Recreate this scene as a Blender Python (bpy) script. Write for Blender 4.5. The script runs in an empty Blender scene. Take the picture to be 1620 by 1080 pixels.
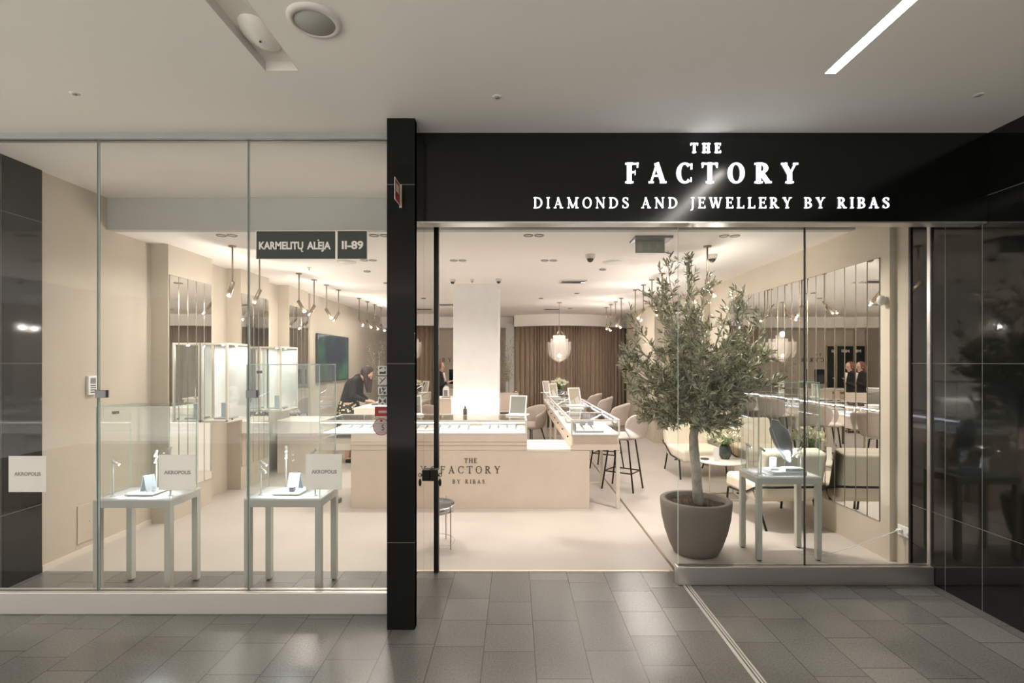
import bpy, math, random
from mathutils import Vector, Matrix, Euler
random.seed(7)
C = bpy.context.scene.collection
SC = bpy.context.scene
PI = math.pi
# ------------------------------------------------------------------ camera
F = 790.0; CX = 815.0; CY = 573.0; EYE = 1.68
cam_d = bpy.data.cameras.new('camera'); cam = bpy.data.objects.new('camera', cam_d); C.objects.link(cam)
cam_d.sensor_width = 36; cam_d.lens = F / 1620 * 36
cam_d.shift_x = -5 / 1620; cam_d.shift_y = 33 / 1620
cam_d.clip_start = .05; cam_d.clip_end = 100
cam.location = (0, 0, EYE); cam.rotation_euler = (PI / 2, 0, 0)
SC.camera = cam
# ------------------------------------------------------------------ world, exposure
SC.view_settings.view_transform = 'Standard'; SC.view_settings.look = 'None'
SC.view_settings.gamma = 1; SC.view_settings.exposure = 0.40
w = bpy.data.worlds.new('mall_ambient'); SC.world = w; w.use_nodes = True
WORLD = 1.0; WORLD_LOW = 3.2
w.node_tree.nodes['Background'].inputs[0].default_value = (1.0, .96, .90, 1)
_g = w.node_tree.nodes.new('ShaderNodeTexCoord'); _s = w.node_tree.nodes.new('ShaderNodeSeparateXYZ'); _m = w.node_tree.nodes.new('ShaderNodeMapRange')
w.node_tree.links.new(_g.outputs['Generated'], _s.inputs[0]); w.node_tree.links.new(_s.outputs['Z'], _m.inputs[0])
_m.inputs[1].default_value = -.26; _m.inputs[2].default_value = -.06; _m.inputs[3].default_value = WORLD_LOW; _m.inputs[4].default_value = WORLD   # world light raised below the horizon to brighten the mall ceiling
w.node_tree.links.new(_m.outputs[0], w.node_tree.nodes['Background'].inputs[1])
SC.cycles.max_bounces = 10; SC.cycles.transparent_max_bounces = 24
SC.cycles.diffuse_bounces = 5; SC.cycles.glossy_bounces = 5
SC.cycles.sample_clamp_indirect = 4.0
SC.cycles.caustics_reflective = False; SC.cycles.caustics_refractive = False
# light strengths
P_DOWN = 5.5; P_SPOT = 10.0; P_CEIL_FILL = 7.0; E_SLOT = 34.0; P_CASE = 3.5
WARM = (1.0, .91, .825); COOL = (.92, .95, 1.0)

# ------------------------------------------------------------------ materials
def nodes(m): m.use_nodes = True; return m.node_tree
def mat(name, col, rough=.5, metal=0, emit=None, es=0, var=0, vscale=6, bump=0, bscale=40, spec=.5, coat=0, trans=0, stretch=None):
    m = bpy.data.materials.new(name); nt = nodes(m); b = nt.nodes['Principled BSDF']
    b.inputs['Base Color'].default_value = (*col, 1); b.inputs['Roughness'].default_value = rough
    b.inputs['Metallic'].default_value = metal; b.inputs['Specular IOR Level'].default_value = spec
    b.inputs['Coat Weight'].default_value = coat
    if emit: b.inputs['Emission Color'].default_value = (*emit, 1); b.inputs['Emission Strength'].default_value = es
    if var or bump:
        tc = nt.nodes.new('ShaderNodeTexCoord'); mp = nt.nodes.new('ShaderNodeMapping')
        nt.links.new(tc.outputs['Object'], mp.inputs[0])
        if stretch: mp.inputs['Scale'].default_value = stretch
    if var:
        n = nt.nodes.new('ShaderNodeTexNoise'); n.inputs['Scale'].default_value = vscale; n.inputs['Detail'].default_value = 5
        nt.links.new(mp.outputs[0], n.inputs['Vector'])
        r = nt.nodes.new('ShaderNodeMapRange'); r.inputs[3].default_value = 1 - var; r.inputs[4].default_value = 1 + var
        r.inputs[1].default_value = .25; r.inputs[2].default_value = .75
        nt.links.new(n.outputs[0], r.inputs[0])
        v = nt.nodes.new('ShaderNodeVectorMath'); v.operation = 'SCALE'; v.inputs[0].default_value = col
        nt.links.new(r.outputs[0], v.inputs['Scale']); nt.links.new(v.outputs[0], b.inputs['Base Color'])
    if bump:
        n = nt.nodes.new('ShaderNodeTexNoise'); n.inputs['Scale'].default_value = bscale; n.inputs['Detail'].default_value = 3
        nt.links.new(mp.outputs[0], n.inputs['Vector'])
        bp = nt.nodes.new('ShaderNodeBump'); bp.inputs['Strength'].default_value = bump; bp.inputs['Distance'].default_value = .01
        nt.links.new(n.outputs[0], bp.inputs['Height']); nt.links.new(bp.outputs[0], b.inputs['Normal'])
    return m
def glass_mat(name, tint=(.985, .995, .99), f0=.018):
    m = bpy.data.materials.new(name); nt = nodes(m); nt.nodes.clear()
    o = nt.nodes.new('ShaderNodeOutputMaterial'); mx = nt.nodes.new('ShaderNodeMixShader')
    tr = nt.nodes.new('ShaderNodeBsdfTransparent'); tr.inputs[0].default_value = (*tint, 1)
    gl = nt.nodes.new('ShaderNodeBsdfGlossy'); gl.inputs['Roughness'].default_value = 0.0
    lw = nt.nodes.new('ShaderNodeLayerWeight'); lw.inputs[0].default_value = .5
    p = nt.nodes.new('ShaderNodeMath'); p.operation = 'POWER'; p.inputs[1].default_value = 5
    a = nt.nodes.new('ShaderNodeMath'); a.operation = 'MULTIPLY_ADD'; a.inputs[1].default_value = 1 - f0; a.inputs[2].default_value = f0
    nt.links.new(lw.outputs['Facing'], p.inputs[0]); nt.links.new(p.outputs[0], a.inputs[0])
    nt.links.new(a.outputs[0], mx.inputs[0]); nt.links.new(tr.outputs[0], mx.inputs[1]); nt.links.new(gl.outputs[0], mx.inputs[2])
    nt.links.new(mx.outputs[0], o.inputs[0]); return m
M = {}
M['glass'] = glass_mat('clear_glass')
M['case_glass'] = glass_mat('case_glass', (.97, .985, .98), .04)
M['edge'] = mat('green_glass_edge', (.62, .80, .74), .2, var=.1)
M['joint'] = mat('pane_joint', (.16, .15, .13), .4, var=.1)
M['steel'] = mat('brushed_steel', (.56, .545, .52), .30, .9, var=.05, vscale=3, stretch=(1, 1, 60))
M['steel_light'] = mat('satin_aluminium', (.74, .71, .68), .38, .5, var=.03, stretch=(1, 1, 40))
M['header'] = mat('grey_header_profile', (.34, .34, .33), .5, .2, var=.04)
M['white_ceiling'] = mat('mall_ceiling_paint', (.82, .79, .72), .75, var=.02, vscale=1.2)
M['shop_ceiling'] = mat('shop_ceiling_paint', (.88, .84, .795), .8, var=.015, vscale=1.5)
M['bulkhead'] = mat('bulkhead_paint', (.50, .49, .46), .8, var=.02)
M['wall'] = mat('clay_wall', (.55, .49, .40), .85, var=.05, vscale=2.5, bump=.1)
M['back_wall'] = mat('rear_wall_paint', (.62, .54, .46), .85, var=.03)
M['white'] = mat('white_lacquer', (.86, .85, .83), .35, var=.01)
M['column'] = mat('column_plaster', (.80, .785, .77), .8, var=.03)
M['brass'] = mat('champagne_brass', (.27, .215, .155), .4, .6, var=.05)
M['brass_light'] = mat('pale_brass', (.62, .54, .40), .35, .6, var=.04)
M['frame'] = mat('champagne_frame', (.78, .72, .63), .4, .25, var=.03)
M['black_metal'] = mat('black_metal', (.012, .012, .011), .4, .3, var=.1)
M['dark_grey'] = mat('dark_grey_plastic', (.04, .04, .042), .4, var=.1)
M['grey'] = mat('grey_metal', (.25, .25, .26), .4, .5, var=.1)
M['mirror'] = mat('mirror_silver', (.93, .93, .90), .0, 1)
M['mirror_edge'] = mat('mirror_bevel', (.22, .19, .14), .3, .5, var=.1)
M['table'] = mat('stone_grey_lacquer', (.53, .52, .47), .45, var=.02)
M['table_top'] = mat('white_table_top', (.76, .76, .76), .4, var=.01)
M['bust'] = mat('grey_display_leather', (.27, .27, .285), .4, var=.05)
M['pale_blue'] = mat('pale_blue_card', (.50, .56, .62), .6, var=.02)
M['tray'] = mat('pale_grey_tray', (.36, .37, .41), .6, var=.04)
M['counter'] = mat('counter_microcement', (.71, .60, .505), .7, var=.045, vscale=3, bump=.05)
M['counter_dark'] = mat('counter_drawer_front', (.50, .42, .34), .6, var=.03)
M['slab'] = mat('pale_slab', (.80, .74, .66), .5, var=.02)
M['logo'] = mat('bronze_logo', (.085, .065, .05), .4, .4, var=.1)
M['cream'] = mat('cream_upholstery', (.86, .775, .635), .9, var=.04, bump=.25, bscale=120)
M['stool_fabric'] = mat('taupe_velvet', (.47, .41, .36), .8, var=.06, bump=.1, bscale=90)
M['curtain'] = mat('taupe_curtain', (.40, .32, .245), .85, var=.12, vscale=4, stretch=(6, 6, .6))
M['pot'] = mat('stone_pot', (.21, .18, .155), .8, var=.06, bump=.15, bscale=80)
M['soil'] = mat('soil', (.055, .035, .025), 1, var=.5, vscale=30, bump=1, bscale=30)
M['bark'] = mat('olive_bark', (.43, .40, .34), .9, var=.35, vscale=14, bump=.6, bscale=30)
M['stem'] = mat('green_stem', (.16, .28, .06), .6, var=.1)
M['petal'] = mat('cream_petal', (.90, .87, .70), .7, var=.06, vscale=20)
M['vase'] = mat('marbled_dark_vase', (.06, .075, .065), .25, var=.8, vscale=12)
M['marble'] = mat('pale_marble', (.80, .76, .68), .3, var=.05, vscale=5)
M['led'] = mat('cool_led', (1, 1, 1), .5, emit=(.80, .80, 1), es=9)
M['led_white'] = mat('white_led', (1, 1, 1), .5, emit=(1, .97, .92), es=5)
M['lamp_glow'] = mat('warm_lamp_face', (1, 1, 1), .5, emit=(1, .88, .72), es=9)
M['spark'] = mat('spotlight_lens', (1, 1, 1), .5, emit=(1, .98, .95), es=25)
M['slot'] = mat('linear_diffuser', (1, 1, 1), .5, emit=(1, .98, .90), es=E_SLOT)
M['letter'] = mat('backlit_letter', (1, 1, 1), .5, emit=(.88, .90, 1), es=1.7)
M['red'] = mat('red_print', (.36, .02, .025), .5, var=.03)
M['sticker'] = mat('frosted_sticker', (.66, .65, .63), .6, var=.02)
M['sticker_text'] = mat('sticker_print', (.36, .35, .32), .6, var=.03)
M['white_print'] = mat('white_print', (.80, .76, .72), .6, var=.02)
M['black_print'] = mat('black_print', (.028, .032, .028), .45, var=.03)
M['pink_print'] = mat('pink_print', (.62, .50, .50), .6, var=.02)
M['skin'] = mat('skin', (.62, .38, .28), .55, var=.04)
M['hair'] = mat('brown_hair', (.10, .04, .022), .5, var=.4, vscale=8, stretch=(30, 30, 2))
M['hair_dark'] = mat('dark_brown_hair', (.035, .02, .017), .5, var=.5, vscale=8, stretch=(30, 30, 2))
M['black_cloth'] = mat('black_cloth', (.014, .013, .013), .85, var=.2, bump=.3)
M['cream_cloth'] = mat('cream_blouse', (.7, .65, .58), .8, var=.04)
M['screen'] = mat('dark_screen', (.01, .016, .022), .12, var=.3, vscale=2, coat=.5)
M['speaker_mesh'] = mat('speaker_mesh', (.37, .37, .33), .8, bump=.3, bscale=300)
M['speaker_ring'] = mat('speaker_ring', (.64, .60, .55), .5, var=.02)
M['fix'] = mat('fixture_white', (.62, .58, .54), .5, var=.02)
M['fix_grey'] = mat('fixture_grey', (.30, .28, .27), .5, var=.02)
def black_panel(name, rough, sl, seams_h, seams_v=(), axis='X', f=.02):
    """black gloss stone panels with thin pale joints at given heights and positions"""
    m = bpy.data.materials.new(name); nt = nodes(m); b = nt.nodes['Principled BSDF']
    b.inputs['Roughness'].default_value = rough; b.inputs['Specular IOR Level'].default_value = sl
    g = nt.nodes.new('ShaderNodeNewGeometry'); s = nt.nodes.new('ShaderNodeSeparateXYZ'); nt.links.new(g.outputs['Position'], s.inputs[0])
    acc = None
    for out, vals in (('Z', seams_h), (axis, seams_v)):
        for v in vals:
            c = nt.nodes.new('ShaderNodeMath'); c.operation = 'COMPARE'; c.inputs[1].default_value = v; c.inputs[2].default_value = .0022
            nt.links.new(s.outputs[out], c.inputs[0])
            if acc is None: acc = c
            else:
                a = nt.nodes.new('ShaderNodeMath'); a.operation = 'MAXIMUM'
                nt.links.new(acc.outputs[0], a.inputs[0]); nt.links.new(c.outputs[0], a.inputs[1]); acc = a
    mx = nt.nodes.new('ShaderNodeMix'); mx.data_type = 'RGBA'
    mx.inputs[6].default_value = (f * .95, f, f * .85, 1); mx.inputs[7].default_value = (.16, .165, .15, 1)
    nt.links.new(acc.outputs[0], mx.inputs[0]); nt.links.new(mx.outputs[2], b.inputs['Base Color'])
    return m
SEAM = (.548, 1.672, 2.797)
M['black_pillar'] = black_panel('black_pillar_stone', .08, .13, SEAM, f=.010)
M['black_wall'] = black_panel('black_glass_panels', .05, .5, SEAM, (3.67, 3.378, 2.2, 1.0), 'Y', f=.006)
M['fascia'] = mat('black_fascia', (.003, .004, .003), .15, spec=.42, var=.2, vscale=2)
M['passage'] = mat('dark_mirror_panel', (.60, .58, .54), .012, 1)
def floor_tile():
    m = bpy.data.materials.new('granite_tiles'); nt = nodes(m); b = nt.nodes['Principled BSDF']
    g = nt.nodes.new('ShaderNodeNewGeometry'); s = nt.nodes.new('ShaderNodeSeparateXYZ'); nt.links.new(g.outputs['Position'], s.inputs[0])
    def mt(op, a, bb, c=None):
        n = nt.nodes.new('ShaderNodeMath'); n.operation = op
        for i, v in enumerate((a, bb, c)):
            if v is None: continue
            if isinstance(v, (int, float)): n.inputs[i].default_value = v
            else: nt.links.new(v, n.inputs[i])
        return n.outputs[0]
    W, L = .2965, .60
    u = mt('DIVIDE', mt('SUBTRACT', s.outputs['X'], .113), W)
    col = mt('FLOOR', u, 0); fu = mt('FRACT', u, 0)
    wn = nt.nodes.new('ShaderNodeTexWhiteNoise'); wn.noise_dimensions = '1D'; nt.links.new(col, wn.inputs['W'])
    v = mt('ADD', mt('DIVIDE', s.outputs['Y'], L), mt('MULTIPLY', wn.outputs[0], 1.0))
    row = mt('FLOOR', v, 0); fv = mt('FRACT', v, 0)
    du = mt('MULTIPLY', mt('MINIMUM', fu, mt('SUBTRACT', 1, fu)), W)
    wn3 = nt.nodes.new('ShaderNodeTexWhiteNoise'); wn3.noise_dimensions = '2D'
    c3 = nt.nodes.new('ShaderNodeCombineXYZ'); nt.links.new(col, c3.inputs[0]); nt.links.new(row, c3.inputs[1]); nt.links.new(c3.outputs[0], wn3.inputs['Vector'])
    half = mt('GREATER_THAN', wn3.outputs[0], .45)
    dv0 = mt('MINIMUM', fv, mt('SUBTRACT', 1, fv))
    dvh = mt('ABSOLUTE', mt('SUBTRACT', fv, .5), 0)
    dv = mt('MULTIPLY', mt('MINIMUM', dv0, mt('ADD', dvh, mt('MULTIPLY', mt('SUBTRACT', 1, half), 9))), L)
    d = mt('MINIMUM', du, dv)
    j = mt('LESS_THAN', d, .0024)
    sub = mt('ADD', row, mt('MULTIPLY', mt('GREATER_THAN', fv, .5), mt('MULTIPLY', half, .37)))
    c4 = nt.nodes.new('ShaderNodeCombineXYZ'); nt.links.new(col, c4.inputs[0]); nt.links.new(sub, c4.inputs[1])
    wn4 = nt.nodes.new('ShaderNodeTexWhiteNoise'); wn4.noise_dimensions = '2D'; nt.links.new(c4.outputs[0], wn4.inputs['Vector'])
    n = nt.nodes.new('ShaderNodeTexNoise'); n.inputs['Scale'].default_value = 90; n.inputs['Detail'].default_value = 6; nt.links.new(g.outputs['Position'], n.inputs['Vector'])
    val = mt('ADD', mt('MULTIPLY', wn4.outputs[0], .25), mt('MULTIPLY', n.outputs[0], .8))
    cr = nt.nodes.new('ShaderNodeMapRange'); cr.inputs[1].default_value = .2; cr.inputs[2].default_value = 1.0; cr.inputs[3].default_value = .10; cr.inputs[4].default_value = .27
    nt.links.new(val, cr.inputs[0])
    vm = nt.nodes.new('ShaderNodeVectorMath'); vm.operation = 'SCALE'; vm.inputs[0].default_value = (1, .975, .91); nt.links.new(cr.outputs[0], vm.inputs['Scale'])
    mx = nt.nodes.new('ShaderNodeMix'); mx.data_type = 'RGBA'; mx.inputs[7].default_value = (.05, .047, .043, 1)
    nt.links.new(j, mx.inputs[0]); nt.links.new(vm.outputs[0], mx.inputs[6]); nt.links.new(mx.outputs[2], b.inputs['Base Color'])
    b.inputs['Roughness'].default_value = .27
    n2 = nt.nodes.new('ShaderNodeTexNoise'); n2.inputs['Scale'].default_value = 3; nt.links.new(g.outputs['Position'], n2.inputs['Vector'])
    
    return m
M['tile'] = floor_tile()
M['shop_floor'] = mat('microcement_floor', (.475, .437, .397), .45, var=.06, vscale=1.6, spec=.35)
def leaf_mat(name, c0, c1):
    m = bpy.data.materials.new(name); nt = nodes(m); b = nt.nodes['Principled BSDF']; b.inputs['Roughness'].default_value = .5
    g = nt.nodes.new('ShaderNodeNewGeometry'); cr = nt.nodes.new('ShaderNodeValToRGB')
    cr.color_ramp.elements[0].color = (*c0, 1); cr.color_ramp.elements[1].color = (*c1, 1)
    nt.links.new(g.outputs['Random Per Island'], cr.inputs[0]); nt.links.new(cr.outputs[0], b.inputs['Base Color']); return m
M['leaf'] = leaf_mat('olive_leaf', (.09, .11, .05), (.66, .64, .47))
M['green_leaf'] = leaf_mat('green_leaf', (.08, .20, .03), (.22, .38, .10))
def skirt_mat():
    m = bpy.data.materials.new('floral_print'); nt = nodes(m); b = nt.nodes['Principled BSDF']
    v = nt.nodes.new('ShaderNodeTexVoronoi'); v.inputs['Scale'].default_value = 22
    cr = nt.nodes.new('ShaderNodeValToRGB'); cr.color_ramp.interpolation = 'CONSTANT'
    cr.color_ramp.elements[0].color = (.75, .68, .45, 1); e = cr.color_ramp.elements[1]; e.position = .38; e.color = (.02, .02, .02, 1)
    tc = nt.nodes.new('ShaderNodeTexCoord'); nt.links.new(tc.outputs['Object'], v.inputs['Vector'])
    nt.links.new(v.outputs['Distance'], cr.inputs[0]); nt.links.new(cr.outputs[0], b.inputs['Base Color']); b.inputs['Roughness'].default_value = .8
    return m
M['floral'] = skirt_mat()
def screen_mat():
    m = bpy.data.materials.new('tv_picture'); nt = nodes(m); b = nt.nodes['Principled BSDF']
    b.inputs['Base Color'].default_value = (.01, .015, .02, 1); b.inputs['Roughness'].default_value = .15
    n = nt.nodes.new('ShaderNodeTexNoise'); n.inputs['Scale'].default_value = 2.2; tc = nt.nodes.new('ShaderNodeTexCoord'); nt.links.new(tc.outputs['Object'], n.inputs['Vector'])
    cr = nt.nodes.new('ShaderNodeValToRGB'); cr.color_ramp.elements[0].position = .45; cr.color_ramp.elements[0].color = (.008, .014, .024, 1)
    cr.color_ramp.elements[1].position = .68; cr.color_ramp.elements[1].color = (.02, .075, .04, 1)
    nt.links.new(n.outputs[0], cr.inputs[0]); nt.links.new(cr.outputs[0], b.inputs['Emission Color']); b.inputs['Emission Strength'].default_value = 1.2
    return m
M['tv'] = screen_mat()
def veil_mat():
    m = bpy.data.materials.new('metal_mesh_shade'); nt = nodes(m); nt.nodes.clear()
    o = nt.nodes.new('ShaderNodeOutputMaterial'); mx = nt.nodes.new('ShaderNodeMixShader'); mx.inputs[0].default_value = .22
    tr = nt.nodes.new('ShaderNodeBsdfTransparent'); d = nt.nodes.new('ShaderNodeBsdfDiffuse'); d.inputs[0].default_value = (.85, .80, .74, 1)
    tl = nt.nodes.new('ShaderNodeBsdfTranslucent'); tl.inputs[0].default_value = (.85, .80, .74, 1); ad = nt.nodes.new('ShaderNodeMixShader')
    nt.links.new(d.outputs[0], ad.inputs[1]); nt.links.new(tl.outputs[0], ad.inputs[2])
    nt.links.new(tr.outputs[0], mx.inputs[1]); nt.links.new(ad.outputs[0], mx.inputs[2]); nt.links.new(mx.outputs[0], o.inputs[0]); return m
M['veil'] = veil_mat()

# ------------------------------------------------------------------ mesh builder
class MB:
    def __init__(s): s.v = []; s.f = []; s.m = []; s.sm = []
    def add(s, vs, fs, mi=0, smooth=False):
        o = len(s.v); s.v += [tuple(p) for p in vs]
        for f in fs: s.f.append(tuple(i + o for i in f)); s.m.append(mi); s.sm.append(smooth)
        return s
    def box(s, x0, x1, y0, y1, z0, z1, mi=0, rz=0, c=None):
        vs = [(x, y, z) for z in (z0, z1) for y in (y0, y1) for x in (x0, x1)]
        if rz:
            cx, cy = c if c else ((x0 + x1) / 2, (y0 + y1) / 2); ca, sa = math.cos(rz), math.sin(rz)
            vs = [(cx + (x - cx) * ca - (y - cy) * sa, cy + (x - cx) * sa + (y - cy) * ca, z) for x, y, z in vs]
        return s.add(vs, [(0, 2, 3, 1), (4, 5, 7, 6), (0, 1, 5, 4), (2, 6, 7, 3), (0, 4, 6, 2), (1, 3, 7, 5)], mi)
    def prism(s, poly, fn, d0, d1, mi=0):
        n = len(poly); vs = [fn(a, b, d0) for a, b in poly] + [fn(a, b, d1) for a, b in poly]
        fs = [tuple(range(n - 1, -1, -1)), tuple(range(n, 2 * n))] + [(i, (i + 1) % n, n + (i + 1) % n, n + i) for i in range(n)]
        return s.add(vs, fs, mi)
    def tube(s, pts, r, n=8, mi=0, caps=True, smooth=True, closed=False):
        pts = [Vector(p) for p in pts]; k = len(pts); rs = r if isinstance(r, (list, tuple)) else [r] * k
        vs = []; prev = None
        for i, p in enumerate(pts):
            if closed: t = pts[(i + 1) % k] - pts[i - 1]
            else: t = pts[min(i + 1, k - 1)] - pts[max(i - 1, 0)]
            t.normalize()
            if prev is None:
                u = t.orthogonal().normalized()
            else:
                u = prev - t * prev.dot(t)
                u = u.normalized() if u.length > 1e-6 else t.orthogonal().normalized()
            prev = u; w_ = t.cross(u)
            for j in range(n):
                a = 2 * PI * j / n; vs.append(p + (u * math.cos(a) + w_ * math.sin(a)) * rs[i])
        fs = []
        for i in range(k if closed else k - 1):
            for j in range(n):
                a = i * n + j; b = i * n + (j + 1) % n; i2 = (i + 1) % k
                fs.append((a, b, i2 * n + (j + 1) % n, i2 * n + j))
        if caps and not closed: fs += [tuple(range(n - 1, -1, -1)), tuple(range((k - 1) * n, k * n))]
        return s.add(vs, fs, mi, smooth)
    def lathe(s, prof, c=(0, 0, 0), n=24, mi=0, smooth=True, sx=1, sy=1):
        vs = []; k = len(prof)
        for r, z in prof:
            for j in range(n):
                a = 2 * PI * j / n; vs.append((c[0] + r * math.cos(a) * sx, c[1] + r * math.sin(a) * sy, c[2] + z))
        fs = [(i * n + j, i * n + (j + 1) % n, (i + 1) * n + (j + 1) % n, (i + 1) * n + j) for i in range(k - 1) for j in range(n)]
        return s.add(vs, fs, mi, smooth)
    def ball(s, c, r, n=10, mi=0, sc=(1, 1, 1), rot=None):
        vs = []; k = n // 2 + 1
        for i in range(k):
            th = PI * i / (k - 1)
            for j in range(n):
                a = 2 * PI * j / n; p = Vector((math.sin(th) * math.cos(a) * sc[0], math.sin(th) * math.sin(a) * sc[1], math.cos(th) * sc[2])) * r
                if rot: p = rot @ p
                vs.append(Vector(c) + p)
        fs = [(i * n + j, (i + 1) * n + j, (i + 1) * n + (j + 1) % n, i * n + (j + 1) % n) for i in range(k - 1) for j in range(n)]
        return s.add(vs, fs, mi, True)
    def disc(s, c, r, z, n=20, mi=0, up=True):
        vs = [(c[0] + r * math.cos(2 * PI * j / n), c[1] + r * math.sin(2 * PI * j / n), z) for j in range(n)]
        return s.add(vs, [tuple(range(n)) if up else tuple(range(n - 1, -1, -1))], mi)
    def limb(s, a, b, ra, rb, n=10):
        s.tube([a, b], [ra, rb], n); s.ball(a, ra, n); s.ball(b, rb, n); return s
    def rot(s, mtx):
        s.v = [tuple(mtx @ Vector(p)) for p in s.v]; return s
    def build(s, name, m, parent=None, bevel=0, sub=0, remesh=0, solid=0, world=True, seg=2):
        me = bpy.data.meshes.new(name); o = bpy.data.objects.new(name, me)
        off = Vector((0, 0, 0)); p = parent
        while p and world: off += p.location; p = p.parent
        me.from_pydata([tuple(Vector(v) - off) for v in s.v], [], s.f)
        for x in (m if isinstance(m, (list, tuple)) else [m]): me.materials.append(M[x] if isinstance(x, str) else x)
        for i, pl in enumerate(me.polygons): pl.material_index = s.m[i]; pl.use_smooth = s.sm[i]
        me.validate(); me.update()
        C.objects.link(o)
        if parent: o.parent = parent
        if remesh:
            d = o.modifiers.new('remesh', 'REMESH'); d.mode = 'VOXEL'; d.voxel_size = remesh; d.use_smooth_shade = True
            d = o.modifiers.new('smooth', 'SMOOTH'); d.iterations = 4; d.factor = .5
        if solid: d = o.modifiers.new('thickness', 'SOLIDIFY'); d.thickness = solid; d.offset = 0
        if bevel: d = o.modifiers.new('bevel', 'BEVEL'); d.width = bevel; d.segments = seg; d.limit_method = 'ANGLE'
        if sub: d = o.modifiers.new('sub', 'SUBSURF'); d.levels = sub; d.render_levels = sub
        return o
def tag(o, label=None, cat=None, group=None, kind=None):
    if label: o['label'] = label
    if cat: o['category'] = cat
    if group: o['group'] = group
    if kind: o['kind'] = kind
    return o
def thing(name, label, cat, loc=(0, 0, 0), group=None):
    o = bpy.data.objects.new(name, None); o.empty_display_size = .05; C.objects.link(o); o.location = loc
    return tag(o, label, cat, group)
def copy_tree(o, parent=None):
    c = o.copy(); C.objects.link(c); c.parent = parent
    for ch in [x for x in bpy.data.objects if x.parent == o]: copy_tree(ch, c)
    return c
def dup(o, loc, rz=0, label=None, group=None):
    bpy.context.view_layer.update()
    c = copy_tree(o); c.location = loc; c.rotation_euler = (0, 0, rz)
    if label: c['label'] = label
    if group: c['group'] = group
    return c
def struct(name, mb, m, **k): return tag(mb.build(name, m, **k), kind='structure')
def B(*a, **k): return MB().box(*a, **k)
def P(px, py, Y): return ((px - CX) * Y / F, Y, EYE - (py - CY) * Y / F)
def light(name, kind, loc, power, parent=None, col=WARM, **k):
    d = bpy.data.lights.new(name, kind); d.energy = power; d.color = col
    for a, v in k.items():
        if a not in ('rot', 'dirv'): setattr(d, a, v)
    o = bpy.data.objects.new(name, d); C.objects.link(o)
    off = Vector((0, 0, 0)); p = parent
    while p: off += p.location; p = p.parent
    o.location = Vector(loc) - off
    if 'dirv' in k: o.rotation_euler = Vector(k['dirv']).to_track_quat('-Z', 'Y').to_euler()
    if parent: o.parent = parent
    return o

# ------------------------------------------------------------------ room shell
HC = 3.213; HS = 2.914; YB = 4.65
struct('floor', B(-9, 9, -3.6, 4.02, -.10, 0), 'tile')
struct('floor_shop', B(-4.3, 3.7, 4.02, 15.2, -.10, 0), 'shop_floor')
# mall ceiling, with the two light slots left open
mb = MB()
SL = [(-1.315, -1.135, -4.9, 2.63), (1.641, 1.705, -4.9, 2.656)]
mb.box(-9, -1.315, -5, 3.40, HC, HC + .10); mb.box(-1.135, 1.641, -5, 3.40, HC, HC + .10); mb.box(1.705, 9, -5, 3.40, HC, HC + .10)
mb.box(-1.315, -1.135, 2.63, 3.40, HC, HC + .10); mb.box(1.641, 1.705, 2.656, 3.40, HC, HC + .10)
struct('ceiling', mb, 'white_ceiling')
struct('ceiling_window_zone', B(-4.3, 3.7, 3.40, YB, HC, HC + .10), 'shop_ceiling')
struct('ceiling_shop', B(-4.3, 3.7, YB + .08, 15.2, HS, HS + .06), 'shop_ceiling')
struct('trim_1', B(-3.83, 3.21, YB, YB + .08, HS, HC), 'bulkhead')
# left walls
struct('wall_left_front', B(-3.95, -3.78, 3.42, 3.99, 0, HC), 'black_wall')
struct('wall_left', B(-4.0, -3.80, 3.99, 15.0, 0, HC), 'wall')
for i, (a, b) in enumerate(((5.21, 5.96), (6.59, 7.34), (7.99, 8.74), (8.95, 15.0))):
    struct('wall_left_pier', B(-3.80, -3.62 if i < 3 else -3.67, a, b, 0, HS), 'wall')
struct('baseboard_left', B(-3.80, -3.785, 4.0, 5.2, 0, .05), 'frame')
# right walls
struct('wall_right_front', B(3.16, 3.40, -2.5, 3.98, 0, HC), 'black_wall')
struct('wall_right_corner', B(3.21, 3.40, 3.98, 4.22, 0, HC), 'wall')
struct('wall_right', B(3.165, 3.40, 4.22, 8.12, 0, HC), 'wall')
struct('wall_right_rear', B(3.30, 3.40, 8.12, 15.0, 0, HS), 'wall')
for a, b, x in ((8.12, 10.4, 3.07), (10.4, 13.0, 2.90)): struct('wall_right_pier', B(x, 3.30, a, b, 0, HS), 'wall')
struct('wall_back', B(-3.67, 3.30, 14.6, 14.75, 0, HS), 'back_wall')
struct('trim_2', B(-3.67, -.05, 13.6, 14.6, 2.62, HS), 'shop_ceiling')
struct('trim_3', B(3.150, 3.21, 3.98, 4.0, .0, HC), 'black_metal')
struct('trim_4', B(-.25, -.03, 13.2, 13.35, 0, 2.70), 'bulkhead')
# curved drum over the curtain
def arcY(x, off=0): return 12.75 + .26 * (x - 1.15) ** 2 + off
mb = MB(); xs = [-.03 + i * 3.33 / 30 for i in range(31)]
mb.add([(x, arcY(x), z) for x in xs for z in (2.62, HS)] + [(x, arcY(x, .12), z) for x in xs for z in (2.62, HS)],
       [(2 * i, 2 * i + 2, 2 * i + 3, 2 * i + 1) for i in range(30)] + [(62 + 2 * i + 1, 62 + 2 * i + 3, 62 + 2 * i + 2, 62 + 2 * i) for i in range(30)] +
       [(2 * i, 62 + 2 * i, 62 + 2 * i + 2, 2 * i + 2) for i in range(30)])
struct('trim_5', mb, 'shop_ceiling')
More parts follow.
